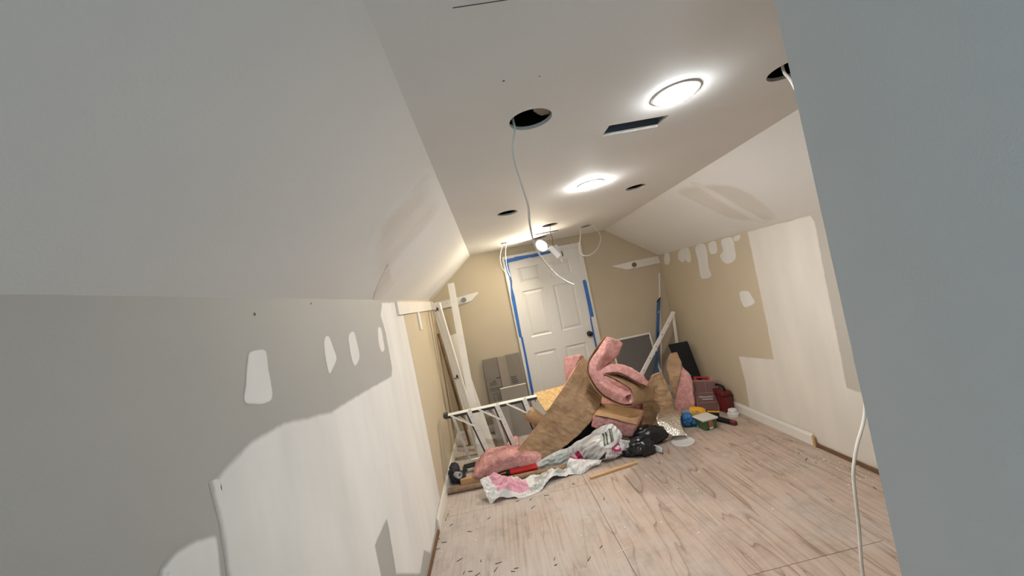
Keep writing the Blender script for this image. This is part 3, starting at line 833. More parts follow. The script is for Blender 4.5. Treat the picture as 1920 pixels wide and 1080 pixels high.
# ------------------------------------------------------------------ closet boards on the walls
YF = YB - 0.0
def back_board(pts, label, sock, bolts):
    t = thing('shelf_cleat', (pts[0][0], YB, pts[0][1]), label, 'board', 'white closet rod boards')
    prism('board', pts, lambda u, v, h: (u, YB - h, v), 0.0, 0.019, M['trim'], t, bev=0.002)
    s = lathe('rod_socket', (sock[0], YB - 0.019, sock[1]), (0, -1, 0), [(0, 0.030), (0.006, 0.030), (0.006, 0.024), (0.020, 0.024), (0.020, 0.017), (0.008, 0.017), (0.008, 0.002)], M['brass'], t)
    s['label'] = 'round metal closet rod socket'
    for x, z in bolts: lathe('screw', (x, YB - 0.019, z), (0, -1, 0), [(0, 0.005), (0.002, 0.004)], M['rivet'], t, seg=8)
back_board([(XL + 0.019, 1.665), (-0.32, 1.676), (-0.115, 1.692), (-0.105, 1.682), (-0.21, 1.60), (-0.33, 1.585), (XL + 0.019, 1.578)], 'white pointed closet board left of the door, with rod socket', (-0.295, 1.630), [(-0.5, 1.63)])
back_board([(2.190, 1.690), (1.86, 1.692), (1.585, 1.680), (1.588, 1.668), (1.760, 1.600), (1.95, 1.598), (2.190, 1.602)], 'white pointed closet board right of the door, with rod socket', (1.859, 1.642), [(2.14, 1.66), (2.14, 1.63)])
lb = tag(box('shelf_cleat', (XL, XL + 0.019, 2.880, YB - 0.001, 1.585, 1.684), M['trim'], bev=0.002), 'white closet board fixed along the top of the left knee wall', 'board', 'white closet rod boards')
tag(box('wall_cleat', (XL, XL + 0.016, 3.62, 3.70, 1.42, 1.585), M['trim'], bev=0.002), 'short white upright cleat below the left closet board', 'board')

# ------------------------------------------------------------------ recessed lights
def led(name, x, y, label, col_, r=0.066, z=ZC):
    t = thing(name, (x, y, z), label, 'ceiling light', 'lit recessed ceiling lights')
    lathe('trim_ring', (x, y, z), (0, 0, -1), [(0.0, r + 0.018), (0.003, r + 0.016), (0.007, r + 0.004), (0.006, r)], M['white_plastic'], t, seg=40)
    m = mat_emit('led_' + name, *col_)
    lathe('diffuser', (x, y, z - 0.004), (0, 0, -1), [(0, r), (0.007, r * 0.96), (0.013, r * 0.72), (0.015, 0.002)], m, t, seg=24)
    return t
led('ceiling_light', 0.789, 1.296, 'bright round recessed light nearest the camera', LED_NEAR)
led('ceiling_light', 0.758, 2.325, 'smaller looking bright recessed light in the middle of the ceiling', LED_WHITE)
# third light, still hanging loose on its wires by the door
hl = thing('hanging_light', (0.70, 4.22, 2.05), 'lit warm wafer light hanging loose below the ceiling above the door', 'ceiling light')
ax = Vector((-0.62, -0.60, -0.50)).normalized(); hc = Vector((0.695, 4.225, 2.046))
lathe('trim_ring', hc, ax, [(-0.012, 0.055), (0.0, 0.076), (0.006, 0.075), (0.008, 0.066)], M['white_plastic'], hl, seg=36)
lathe('diffuser', hc + ax * 0.006, ax, [(0, 0.066), (0.006, 0.058), (0.010, 0.002)], mat_emit('led_warm', *LED_WARM), hl, seg=20)
tube('lead_wire', crom([(0.72, 4.285, 2.20), (0.73, 4.27, 2.13), (0.73, 4.25, 2.09), hc - ax * 0.012], 12), 0.003, M['cable'], hl, seg=6)
for s in (-1, 1):
    obox('spring_clip', hc - ax * 0.010 + Vector((0, 0.05 * s, 0.0)), hc - ax * 0.05 + Vector((0.0, 0.045 * s, 0.035)), (0, 1, 0), 0.012, (1, 0, 0), 0.002, M['rivet'], hl)

# driver box dangling from the middle hole
db = thing('led_driver_box', (0.70, 3.6, 1.81), 'white driver box dangling on a thin wire from a ceiling hole', 'junction box')
a_, b_ = Vector((0.665, 3.600, 1.944)), Vector((0.731, 3.600, 1.833))
bx = obox('box_body', a_, b_, (0.87, 0.1, 0.49), 0.052, (0.1, -1, 0), 0.030, M['white_plastic'], db, bev=0.006)
bx2 = obox('mounting_bracket', a_.lerp(b_, .1) + Vector((0.046, 0, 0.02)), a_.lerp(b_, .85) + Vector((0.046, 0, 0.02)), (0.87, 0.1, 0.49), 0.034, (0.1, -1, 0), 0.003, M['rivet'], db)
tube('hanging_wire', crom([(0.640, 3.500, 2.160), (0.660, 3.530, 2.150), (0.700, 3.570, 2.138), (0.694, 3.580, 2.074), (0.707, 3.600, 2.024), (0.698, 3.600, 1.979), a_ + Vector((0.03, 0, 0.0))], 20), 0.0024, M['wire_dark'], db, seg=6)
tube('plug_tail', crom([b_, b_ + Vector((0.015, 0, -0.03)), b_ + Vector((0.025, 0, -0.05))], 6), 0.005, M['white_plastic'], db, seg=8)
tube('plug_tail', crom([a_, a_ + Vector((-0.01, 0.0, 0.02)), a_ + Vector((-0.03, 0, 0.035))], 6), 0.004, M['white_plastic'], db, seg=8)
tube('dark_connector', crom([b_ + Vector((0.03, 0, 0.05)), b_ + Vector((0.04, 0, 0.02)), b_ + Vector((0.035, 0, 0.0))], 6), 0.005, M['black_plastic'], db, seg=6)

# ------------------------------------------------------------------ loose cables
def cable(pts, label, r=0.0050, n=60, flat=0.6, m='cable'):
    return tag(tube('electric_cable', crom(pts, n), r, M[m], seg=8, flat=flat), label, 'cable', 'loose white electric cables')
cable([(0.215, 1.345, 2.24), (0.211, 1.352, 2.18), (0.211, 1.360, 2.135), (0.196, 1.380, 2.087), (0.195, 1.400, 2.034), (0.208, 1.440, 1.964), (0.228, 1.520, 1.897), (0.234, 1.620, 1.840), (0.264, 1.800, 1.768), (0.317, 1.980, 1.708), (0.403, 2.200, 1.637), (0.493, 2.380, 1.585), (0.565, 2.500, 1.552)], 'long white cable hanging from the near open ceiling hole, curving towards the door', r=0.0055, n=90)
cable([(0.285, 4.17, 2.22), (0.280, 4.17, 2.15), (0.277, 4.17, 2.135), (0.231, 4.170, 2.057), (0.207, 4.170, 1.967), (0.213, 4.170, 1.877), (0.267, 4.170, 1.765)], 'left of two short white cables hanging before the top left door corner')
cable([(0.312, 4.175, 2.22), (0.312, 4.175, 2.15), (0.312, 4.175, 2.138), (0.283, 4.180, 2.048), (0.268, 4.180, 1.944), (0.267, 4.180, 1.849), (0.281, 4.180, 1.775)], 'right of two short white cables hanging before the top left door corner')
cable([(1.135, 4.085, 2.23), (1.128, 4.085, 2.15), (1.120, 4.080, 2.132), (1.098, 4.080, 2.030), (1.064, 4.080, 1.924), (1.079, 4.080, 1.851), (1.142, 4.070, 1.825), (1.240, 4.070, 1.865), (1.309, 4.070, 1.964), (1.308, 4.080, 2.060), (1.257, 4.080, 2.129), (1.240, 4.085, 2.16), (1.230, 4.085, 2.23)], 'looped white cable hanging from the ceiling right of the door top', n=80, r=0.006)
cable([(1.170, 1.30, 2.30), (1.178, 1.275, 2.20), (1.187, 1.28, 2.143), (1.211, 1.280, 2.090), (1.245, 1.28, 1.9), (1.252, 1.28, 1.5), (1.245, 1.28, 1.15), (1.211, 1.280, 0.927), (1.152, 1.280, 0.809), (1.120, 1.280, 0.732), (1.109, 1.280, 0.669), (1.095, 1.280, 0.543), (1.073, 1.280, 0.391), (1.06, 1.28, 0.2), (1.05, 1.27, 0.06), (1.08, 1.20, 0.008), (1.22, 1.10, 0.008), (1.36, 1.16, 0.008)], 'white cable hanging straight down beside the grey partition wall', r=0.0062, n=110, flat=0.7)

# ------------------------------------------------------------------ white boards leaning in the left corner
def plank(name, a, b, w, t, mat, label, wdir=(1, 0, 0), group='white boards leaning in the left corner', bev=0.0015, cat='board'):
    a, b = Vector(a), Vector(b); ax_ = (b - a).normalized(); wd = Vector(wdir) - ax_ * Vector(wdir).dot(ax_); wd.normalize(); td = ax_.cross(wd)
    r = thing(name, tuple(b if b.z < a.z else a), label, cat, group)
    obox('plank', a, b, wd, w, td, t, mat, r, bev=bev)
    return r, ax_, wd, td
r, ax_, wd, td = plank('white_board', (-0.395, 4.50, 1.845), (-0.385, 4.02, 0.012), 0.075, 0.019, M['trim'], 'tallest white board standing before the left closet board')
for f in (0.12, 0.37, 0.62, 0.86):
    p = Vector((-0.395, 4.50, 1.845)).lerp(Vector((-0.385, 4.02, 0.012)), f) - td * math.copysign(0.0095, -td.y) * -1
    p = Vector((p.x, p.y, p.z)); q = Vector((0, -1, 0))
    lathe('nail_head', p + q * 0.004, (0, -1, 0), [(0, 0.004), (0.002, 0.004)], M['rivet'], r, seg=8)
plank('white_board', (-0.50, 4.60, 1.25), (-0.285, 4.17, 0.012), 0.085, 0.019, M['trim'], 'white board leaning behind the tallest board, foot showing through the ladder')
# board with coat hooks
A_, B_ = Vector((-0.575, 4.30, 1.640)), Vector((-0.405, 4.12, 0.02))
hb = thing('coat_hook_board', tuple(B_), 'grooved white board with two dark coat hooks leaning on the left wall', 'board', 'white boards leaning in the left corner')
ax_ = (B_ - A_).normalized(); wd = Vector((0.92, -0.38, 0)); wd = (wd - ax_ * wd.dot(ax_)).normalized(); td = ax_.cross(wd).normalized()
if td.y > 0: td = -td
obox('plank', A_, B_, wd, 0.095, td, 0.016, M['trim'], hb, bev=0.002)
for s, w_ in ((-0.034, 0.022), (0.0, 0.030), (0.034, 0.022)):
    obox('moulding', A_ + wd * s + td * 0.010 + ax_ * 0.004, B_ + wd * s + td * 0.010, wd, w_, td, 0.006, M['trim'], hb, bev=0.002)
for f in (0.035, 0.50):
    c = A_ + (B_ - A_) * f + td * 0.012
    hk = tube('coat_hook', crom([c - ax_ * 0.02, c + td * 0.004, c + td * 0.03 + ax_ * 0.022 - wd * 0.008, c + td * 0.045 + ax_ * 0.004 - wd * 0.012], 14), 0.0042, M['black'], hb, seg=8)
    tube('hook_prong', crom([c + ax_ * 0.005, c + td * 0.02 + ax_ * 0.026 + wd * 0.014, c + td * 0.036 + ax_ * 0.010 + wd * 0.026], 10), 0.0038, M['black'], hk, seg=8)
    lathe('hook_plate', c, td, [(0, 0.013), (0.004, 0.012)], M['black'], hk, seg=14)
plank('white_board', (-0.62, 4.62, 1.48), (-0.44, 4.40, 0.012), 0.07, 0.019, M['trim'], 'narrow white board half hidden behind the coat hook board')
rd = tube('closet_rod', [(-0.655, 4.56, 1.30), (-0.53, 4.42, 0.012)], 0.014, M['sill'], seg=14); tag(rd, 'thin brown rod leaning in the shadow of the left corner', 'rod')

# flattened cardboard against the wall left of the door
cb = thing('flattened_cardboard_box', (0.0, 4.66, 0.0), 'flattened grey brown cardboard boxes standing left of the door', 'cardboard box')
def leaned(x0, x1, z0, z1, y0, y1, t):
    """sheet leaning back: y0 at its foot, y1 at its head"""
    return [(x, y + dy, z) for x in (x0, x1) for (y, z) in ((y0, z0), (y1, z1)) for dy in (0, t)]
LF = [(0, 1, 3, 2), (4, 6, 7, 5), (0, 4, 5, 1), (2, 3, 7, 6), (0, 2, 6, 4), (1, 5, 7, 3)]
mesh('cardboard_sheet', leaned(-0.222, -0.035, 0.003, 0.872, 4.60, 4.672, 0.006), LF, M['cardboard'], cb)
mesh('cardboard_sheet', leaned(0.055, 0.232, 0.003, 0.875, 4.602, 4.674, 0.006), LF, M['cardboard'], cb)
fp = mesh('cardboard_flap', leaned(-0.040, 0.060, 0.003, 0.868, 4.590, 4.660, 0.006), LF, M['cardboard_light'], cb); fp['label'] = 'lighter folded flap'
def on_card(x, z): return (x, 4.60 + 0.072 * (z - 0.003) / 0.869 - 0.0015, z)
for s_, x, z, sz in (('aB', -0.185, 0.555, 0.085),):
    text_mesh('printed_letters', s_, sz, on_card(x, z), (1, 0, 0), (0, 0.083, 1), M['print'], cb)
def bar(x0, x1, z0, z1):
    V = [on_card(x0, z0), on_card(x1, z0), on_card(x1, z1), on_card(x0, z1)]; V += [(x, y + 0.001, z) for x, y, z in V]
    mesh('printed_mark', V, [(0, 1, 2, 3), (7, 6, 5, 4), (0, 4, 5, 1), (1, 5, 6, 2), (2, 6, 7, 3), (3, 7, 4, 0)], M['print'], cb)
for q in ((-0.095, -0.045, 0.625, 0.640), (-0.195, -0.045, 0.515, 0.525), (-0.195, -0.045, 0.495, 0.501), (0.075, 0.150, 0.600, 0.612), (0.080, 0.150, 0.575, 0.587), (0.085, 0.155, 0.552, 0.562), (0.085, 0.155, 0.532, 0.540),
          (-0.165, -0.160, 0.30, 0.46), (-0.120, -0.115, 0.32, 0.46), (-0.165, -0.115, 0.455, 0.460), (-0.075, -0.070, 0.36, 0.46), (-0.10, -0.07, 0.30, 0.305)): bar(*q)
gp = thing('drywall_offcut', (0.02, 4.3, 0), 'grey sheet with a white upper edge leaning in front of the cardboard', 'panel')
mesh('sheet', leaned(-0.075, 0.235, 0.003, 0.510, 4.36, 4.578, 0.010), LF, M['grey_sheet'], gp)
mesh('white_edge', leaned(-0.075, 0.235, 0.511, 0.519, 4.575, 4.578, 0.013), LF, M['edge_white'], gp)
g2 = tag(mesh('drywall_offcut', leaned(-0.215, -0.02, 0.003, 0.42, 4.20, 4.40, 0.011), LF, M['grey_sheet']), 'small grey sheet standing on the floor behind the ladder rungs', 'panel')

# ------------------------------------------------------------------ step ladder lying on its side
ld = thing('step_ladder', (-0.2, 3.7, 0), 'white aluminium step ladder lying on its side at the left wall', 'ladder')
TA, TB = Vector((-0.606, 3.62, 0.600)), Vector((0.262, 3.62, 0.598))     # upper side rail
BA, BB = Vector((-0.545, 3.735, 0.036)), Vector((0.30, 3.785, 0.046))      # lower side rail
dn = (BA - TA).normalized()
def rail(a, b, sgn):
    ax_ = (b - a).normalized(); wd_ = Vector((0, 1, 0.15)).normalized(); td_ = ax_.cross(wd_).normalized()
    if td_.z < 0: td_ = -td_
    r_ = obox('side_rail', a, b, wd_, 0.050, td_, 0.005, M['aluminium'], ld)
    obox('shaded_rail_flange', a - td_ * 0.017 * sgn - wd_ * 0.010, b - td_ * 0.017 * sgn - wd_ * 0.010, td_, 0.028, wd_, 0.004, M['dark_channel'], r_)  # aluminium flange coloured dark as the shadow inside the open channel
    obox('shaded_rail_flange', a - td_ * 0.016 * sgn + wd_ * 0.023, b - td_ * 0.016 * sgn + wd_ * 0.023, td_, 0.030, wd_, 0.004, M['dark_channel'], r_)  # rear flange, channel shadow put into its colour too
    f_ = obox('rubber_foot', a - ax_ * 0.012, a + ax_ * 0.03, wd_, 0.054, td_, 0.036, M['dark_channel'], r_, bev=0.003)
    return r_
ru = rail(TA, TB, 1); rl = rail(BA, BB, -1)
stepx = [(0.262, 0.355), (0.562, 0.655), (0.862, 0.945)]
for f0, f1 in stepx:
    a, b = TA.lerp(TB, f0) + Vector((0, -0.024, -0.004)), BA.lerp(BB, f1 - 0.02) + Vector((0, -0.024, 0)); axs = (b - a).normalized()
    wd_ = Vector((0.93, 0, 0.37)); wd_ = (wd_ - axs * wd_.dot(axs)).normalized()
    st_ = obox('step', a, b, wd_, 0.042, axs.cross(wd_), 0.004, M['aluminium'], ld)
    obox('shaded_step_flange', a - wd_ * 0.0285 + Vector((0, 0.012, 0)), b - wd_ * 0.0285 + Vector((0, 0.012, 0)), axs.cross(wd_), 0.020, wd_, 0.015, M['dark_channel'], st_)  # dark strip painting the shaded side of the white step
    for q in (0.10, 0.22, 0.36, 0.62, 0.80):
        lathe('rivet', a.lerp(b, q) + Vector((0, -0.003, 0)), (0, -1, 0), [(0, 0.005), (0.002, 0.003)], M['rivet'], st_, seg=8)
    # diagonal braces
    c = TA.lerp(TB, f0 - 0.20); d = a.lerp(b, 0.27)
    obox('brace', c + Vector((0, -0.026, -0.004)), d + Vector((-0.012, -0.002, 0)), (0, 1, 0), 0.006, (0.45, 0, 0.9), 0.015, M['aluminium'], ld)
    c2 = TA.lerp(TB, f0 - 0.17); obox('brace', c2 + Vector((0, 0.052, -0.012)), d + Vector((-0.03, 0.06, -0.02)), (0, 1, 0), 0.006, (0.45, 0, 0.9), 0.013, M['aluminium'], ld)
    c = BA.lerp(BB, f1 - 0.225); d = a.lerp(b, 0.80)
    obox('brace', c + Vector((0, -0.012, 0.004)), d + Vector((-0.012, -0.006, 0)), (0, 1, 0), 0.006, (0.8, 0, -0.5), 0.013, M['aluminium'], ld)
    for v_ in (TA.lerp(TB, f0), TA.lerp(TB, f0) + Vector((0.014, 0, 0))): lathe('bolt_head', v_ + Vector((0, -0.012, 0.003)), (0, 0, 1), [(0, 0.006), (0.005, 0.004)], M['rivet'], ld, seg=8)
# folded rear frame
RA, RB = Vector((-0.575, 3.74, 0.565)), Vector((0.25, 3.74, 0.565))
RC, RD = Vector((-0.52, 3.86, 0.05)), Vector((0.28, 3.90, 0.055))
for a, b in ((RA, RB), (RC, RD)): obox('rear_rail', a, b, (0, 1, 0), 0.034, (0, 0, 1), 0.020, M['aluminium'], ld)
for f in (0.02, 0.5): obox('rear_crossbar', RA.lerp(RB, f), RC.lerp(RD, f + 0.02), (1, 0, 0), 0.022, (0, 1, 0), 0.012, M['aluminium'], ld)

# ------------------------------------------------------------------ insulation pile
osb = [Vector((0.243, 3.700, 0.607)), Vector((0.308, 3.560, 0.462))]
V = [osb[0], osb[1], osb[1] + Vector((0.52, 0.03, 0.0)), osb[0] + Vector((0.52, 0.03, 0.01))]
nn = (V[1] - V[0]).cross(V[3] - V[0]).normalized()
if nn.z < 0: nn = -nn
V += [p - nn * 0.012 for p in V]
tag(mesh('osb_offcut', V, [(0, 1, 2, 3), (7, 6, 5, 4), (0, 4, 5, 1), (1, 5, 6, 2), (2, 6, 7, 3), (3, 7, 4, 0)], M['osb']), 'yellow strand board offcut lying over the ladder behind the kraft batt', 'board')

rt = thing('insulation_roll', (0.25, 3.56, 0.3), 'rolled piece of kraft faced insulation between ladder and big batt', 'insulation', 'pieces of pink insulation batt')
V, F = tube_vf(crom([(0.147, 3.660, 0.464), (0.198, 3.670, 0.404), (0.275, 3.680, 0.317), (0.353, 3.690, 0.229)], 26), [0.030, 0.047, 0.056, 0.061, 0.064] + [0.066] * 21, seg=30)
V = [v + noise.noise_vector(v * 14) * 0.006 for v in V]
mesh('kraft_wrap', V, F, M['kraft_light'], rt, smooth=True)

big = batt('insulation_batt', [((-0.014, 3.560, 0.167), (0.187, 3.500, 0.062), 0.07), ((0.165, 3.560, 0.305), (0.410, 3.500, 0.134), 0.08), ((0.338, 3.560, 0.461), (0.602, 3.500, 0.238), 0.085), ((0.496, 3.570, 0.604), (0.765, 3.520, 0.363), 0.085), ((0.626, 3.610, 0.719), (0.853, 3.580, 0.478), 0.08), ((0.713, 3.670, 0.793), (0.838, 3.640, 0.621), 0.075), ((0.785, 3.740, 0.851), (0.813, 3.720, 0.779), 0.06)],
     (0, -1, 0.3), 'largest insulation batt leaning over the pile, brown kraft paper face towards the camera', n=110, m=44, seed=3.1, wrinkle=0.020, flange=0.015)
fl_ = batt('flap', [((0.588, 3.740, 0.602), (0.633, 3.720, 0.633), 0.03), ((0.599, 3.760, 0.738), (0.700, 3.720, 0.750), 0.035), ((0.622, 3.800, 0.839), (0.788, 3.730, 0.851), 0.035)], (0, 1, 0), '', kraft=None, parent=big, n=20, seed=8.0, core_name='torn_fiberglass_edge')

outer = [(0.946, 3.360, 1.044), (0.861, 3.360, 0.970), (0.770, 3.360, 0.884), (0.731, 3.360, 0.812), (0.727, 3.360, 0.727), (0.759, 3.360, 0.624), (0.819, 3.360, 0.536), (0.905, 3.360, 0.460), (0.988, 3.360, 0.413), (1.052, 3.360, 0.413), (1.082, 3.360, 0.464), (1.066, 3.360, 0.549), (1.002, 3.360, 0.615), (0.922, 3.360, 0.680), (0.853, 3.360, 0.723)]
fw = [(0.15, 0.09, -0.09), (0.16, 0.12, -0.08), (0.16, 0.15, -0.07), (0.16, 0.18, -0.06), (0.18, 0.20, -0.05)] + [(0.22, 0.20, -0.05)] * 2 + [(0.27, 0.20, -0.06)] * 6 + [(0.22, 0.20, -0.05)] * 2
thk = [0.045, 0.085, 0.085, 0.082, 0.088, 0.092, 0.100, 0.106, 0.104, 0.095, 0.095, 0.104, 0.106, 0.10, 0.06]
st = [(Vector(o_), Vector(o_) + Vector(w_), t_) for o_, w_, t_ in zip(outer, fw, thk)]
batt('insulation_batt', st, (-1, 0, 0), 'pink insulation batt curled upright like a hook on top of the pile', kraft='kraft', n=120, seed=5.7, amp=0.009, wrinkle=0.004, flange=0.004)
low = [(0.803, 3.360, 0.715), (0.901, 3.360, 0.718), (0.977, 3.360, 0.706), (1.050, 3.370, 0.665), (1.120, 3.380, 0.605), (1.187, 3.390, 0.549), (1.235, 3.400, 0.522)]
thk = [0.035, 0.070, 0.086, 0.092, 0.090, 0.078, 0.050]
st = [(Vector(o_), Vector(o_) + Vector((0.05, 0.16, -0.05)), t_) for o_, t_ in zip(low, thk)]
batt('insulation_batt', st, (0, 0, -1), 'arched pink tongue of insulation lying across the top of the pile', n=60, seed=1.3, amp=0.010, flange=0.0, wrinkle=0.003)
batt('insulation_batt', [((0.714, 3.400, 0.376), (0.858, 3.600, 0.396), 0.13), ((0.871, 3.380, 0.314), (1.020, 3.580, 0.330), 0.15), ((1.056, 3.360, 0.226), (1.211, 3.560, 0.259), 0.16)], (0, 0, 1),
     'short insulation block with kraft paper top in front of the pile, above the bag', kraft='kraft_light', n=40, seed=9.4, amp=0.012, wrinkle=0.004, flange=0.01)
batt('insulation_batt', [((1.159, 3.700, -0.001), (1.527, 3.660, -0.017), 0.08), ((1.268, 3.740, 0.200), (1.559, 3.700, 0.136), 0.09), ((1.352, 3.780, 0.358), (1.574, 3.750, 0.317), 0.09), ((1.472, 3.850, 0.486), (1.572, 3.840, 0.499), 0.06)], (0, -1, 0.2),
     'crumpled kraft faced batt between the curled pink batt and the upright folded one', n=60, m=30, seed=2.2, wrinkle=0.034, flange=0.01)
batt('insulation_batt', [((1.655, 3.860, -0.003), (1.788, 3.780, 0.020), 0.10), ((1.658, 3.860, 0.217), (1.831, 3.780, 0.216), 0.11), ((1.663, 3.880, 0.406), (1.849, 3.800, 0.404), 0.11), ((1.677, 3.920, 0.541), (1.819, 3.860, 0.510), 0.10), ((1.752, 3.960, 0.632), (1.824, 3.950, 0.636), 0.06)], (0, -1, 0.25),
     'folded insulation batt standing upright on the right, pink side beside brown paper', n=60, m=26, seed=6.6, wrinkle=0.010, pred=lambda u, v: u < (v - 0.22) * 1.75, amp=0.016, flange=0.0)
batt('insulation_batt', [((-0.441, 3.487, 0.000), (-0.40, 3.70, 0.05), 0.07), ((-0.320, 3.489, 0.000), (-0.28, 3.72, 0.07), 0.13), ((-0.169, 3.483, 0.030), (-0.10, 3.70, 0.06), 0.14), ((0.025, 3.470, 0.030), (0.06, 3.64, 0.04), 0.125), ((0.167, 3.473, 0.030), (0.20, 3.58, 0.03), 0.08)], (0, 0, -1),
     'ragged pink insulation lying on the floor at the front left of the pile', n=70, seed=4.4, amp=0.024)
batt('insulation_batt', [((-0.154, 3.820, 0.066), (0.005, 3.800, 0.038), 0.06), ((-0.112, 3.840, 0.112), (0.014, 3.820, 0.102), 0.06), ((-0.048, 3.880, 0.147), (0.017, 3.860, 0.156), 0.05)], (0, 1, 0), 'small pink insulation scrap between ladder and the big kraft batt', n=24, seed=7.7, amp=0.012, kraft=None)
# hidden under-layer that carries the pile
batt('insulation_batt', [((0.86, 3.74, 0.33), (0.86, 4.05, 0.36), 0.32), ((1.07, 3.72, 0.35), (1.07, 4.05, 0.38), 0.34), ((1.30, 3.78, 0.32), (1.30, 4.02, 0.35), 0.31)], (0, 0, 1), 'insulation batt buried in the middle of the pile', n=30, seed=13.0, kraft=None)

# ------------------------------------------------------------------ plastic bags
fm = [M['film'], M['film_pink'], M['film_green'], M['film_text'], M['film_dark'], M['film_magenta']]
def zoneA(u, v):
    if v < 0.13: return 0
    if v < 0.40 and u > 0.22: return 1 if (u < 0.75 or v < 0.33) else 0
    if v > 0.40 and 0.12 < u < 0.9 and noise.noise(Vector((u * 3.2, v * 11, 4.0))) > 0.02: return 2
    if 0.48 < v < 0.55 and 0.12 < u < 0.28: return 3
    return 0
bgA = thing('plastic_bag', (-0.05, 3.2, 0), 'crumpled white plastic wrapper with pink print at the front left of the pile', 'plastic bag', 'crumpled plastic wrappers')
crumple_sheet('film', [((-0.304, 3.063, 0.010), (-0.364, 3.200, 0.131), 0), ((-0.168, 3.074, 0.010), (-0.261, 3.250, 0.138), 0), ((-0.021, 3.040, 0.010), (-0.109, 3.270, 0.076), 0), ((0.109, 3.081, 0.010), (0.117, 3.280, 0.055), 0), ((0.193, 3.175, 0.010), (0.211, 3.300, 0.043), 0), ((0.342, 3.197, 0.010), (0.338, 3.310, 0.014), 0), ((0.487, 3.232, 0.010), (0.526, 3.320, -0.001), 0)], (0, -0.5, 1), bgA, zoneA, fm, n=150, m=60, amp=0.020, seed=2.0, freq=8)
def zoneB(u, v):
    if v < 0.34: return 2 if 0.2 < u < 0.8 else 0
    if 0.37 < v < 0.44 and u < 0.62 and u > 0.1: return 5
    if 0.46 < v < 0.70:
        if 0.10 < u < 0.45 and int(u * 60) % 3: return 3
        if 0.52 < u < 0.90 and int(u * 60) % 3: return 3
    if 0.735 < v < 0.775 and 0.20 < u < 0.72: return 0 if (0.748 < v < 0.762 and int(u * 40) % 3) else 4
    if 0.80 < v < 0.835 and 0.20 < u < 0.80: return 0 if (0.81 < v < 0.825 and int(u * 44) % 3 == 1) else 4
    return 0
bgB = thing('plastic_bag', (0.6, 3.35, 0), 'white plastic wrapper with dark green printed panels and magenta band in front of the pile', 'plastic bag', 'crumpled plastic wrappers')
crumple_sheet('film', [((0.087, 3.440, 0.019), (0.122, 3.460, 0.060), 0), ((0.254, 3.420, -0.029), (0.322, 3.470, 0.117), 0), ((0.462, 3.380, -0.012), (0.442, 3.470, 0.123), 0), ((0.592, 3.300, 0.021), (0.546, 3.450, 0.170), 0), ((0.680, 3.280, 0.064), (0.667, 3.400, 0.247), 0), ((0.805, 3.270, 0.132), (0.822, 3.330, 0.298), 0), ((0.898, 3.290, 0.177), (0.876, 3.320, 0.251), 0)], (0, -1, 0.6), bgB, zoneB, fm, n=150, m=80, amp=0.016, seed=5.0, freq=8)
def zoneC(u, v): return 5 if (0.30 < v < 0.62 and u > 0.55 and noise.noise(Vector((u * 9, v * 14, 1))) > -0.15) else 0
crumple_sheet('film_flap', [((0.664, 3.325, 0.012), (0.725, 3.260, 0.126), 0), ((0.788, 3.324, 0.012), (0.830, 3.270, 0.163), 0), ((0.943, 3.378, 0.012), (0.953, 3.280, 0.141), 0)], (0, -1, 0.8), bgB, zoneC, fm, n=60, m=36, amp=0.014, seed=8.0)
crumple_sheet('film_flap', [((0.358, 3.274, 0.012), (0.426, 3.330, 0.101), 0), ((0.457, 3.183, 0.012), (0.516, 3.300, 0.065), 0), ((0.588, 3.258, 0.012), (0.673, 3.270, 0.042), 0)], (0, -1, 0.8), bgB, lambda u, v: 5 if (u > 0.86 and v < 0.5) else 0, fm, n=60, m=36, amp=0.012, seed=11.0)

bk = thing('black_bag', (1.02, 3.33, 0), 'crumpled black plastic film between white wrapper and foil, with dark filler for the shaded void behind', 'plastic bag')
blob('film', (1.035, 3.300, 0.060), (0.115, 0.085, 0.085), M['black_film_void'], bk, amp=0.34, freq=1.5, seed=3.0, sub=4)
blob('film', (1.175, 3.425, 0.085), (0.16, 0.07, 0.090), M['black_film_void'], bk, amp=0.28, freq=1.3, seed=6.0, sub=4)
blob('film', (0.96, 3.36, 0.045), (0.12, 0.09, 0.06), M['black_film_void'], bk, amp=0.30, freq=1.4, seed=9.0, sub=4)
blob('film', (0.62, 3.66, 0.13), (0.22, 0.07, 0.15), M['black_film_void'], bk, amp=0.26, freq=1.3, seed=12.0, sub=4)  # black filler painting the shaded void behind the big batt
blob('film', (0.80, 3.66, 0.20), (0.16, 0.06, 0.20), M['black_film_void'], bk, amp=0.24, freq=1.3, seed=15.0, sub=4)  # taller black filler for the same shaded void, no film there

# ------------------------------------------------------------------ foil, lid, tools on the right
ff = thing('foil_bubble_wrap', (1.4, 3.42, 0), 'curved sheet of shiny silver foil bubble insulation on the floor', 'foil sheet')
crumple_sheet('foil', [((1.410, 3.660, 0.191), (1.605, 3.640, 0.164), 0), ((1.334, 3.560, 0.201), (1.547, 3.540, 0.160), 0), ((1.288, 3.470, 0.179), (1.494, 3.450, 0.134), 0), ((1.294, 3.400, 0.122), (1.469, 3.380, 0.095), 0), ((1.361, 3.360, 0.058), (1.482, 3.340, 0.048), 0)], (0, -1, 1), ff, lambda u, v: 0, [M['foil']], n=40, m=24, amp=0.004, seed=1.0, puff=0.004, smooth=True)
cl = thing('clear_plastic_lid', (1.425, 3.335, 0), 'round clear plastic lid with white rim on the floor before the foil', 'lid')
lc = Vector((1.425, 3.330, 0.002))
lathe('lid_disc', lc, (0, 0, 1), [(0, 0.090), (0.004, 0.090), (0.006, 0.082), (0.006, 0.002)], M['clear_lid'], cl, seg=40)
lathe('rim', lc, (0, 0, 1), [(0, 0.086), (0, 0.096), (0.010, 0.097), (0.012, 0.092), (0.008, 0.086)], M['white_plastic'], cl, seg=40)
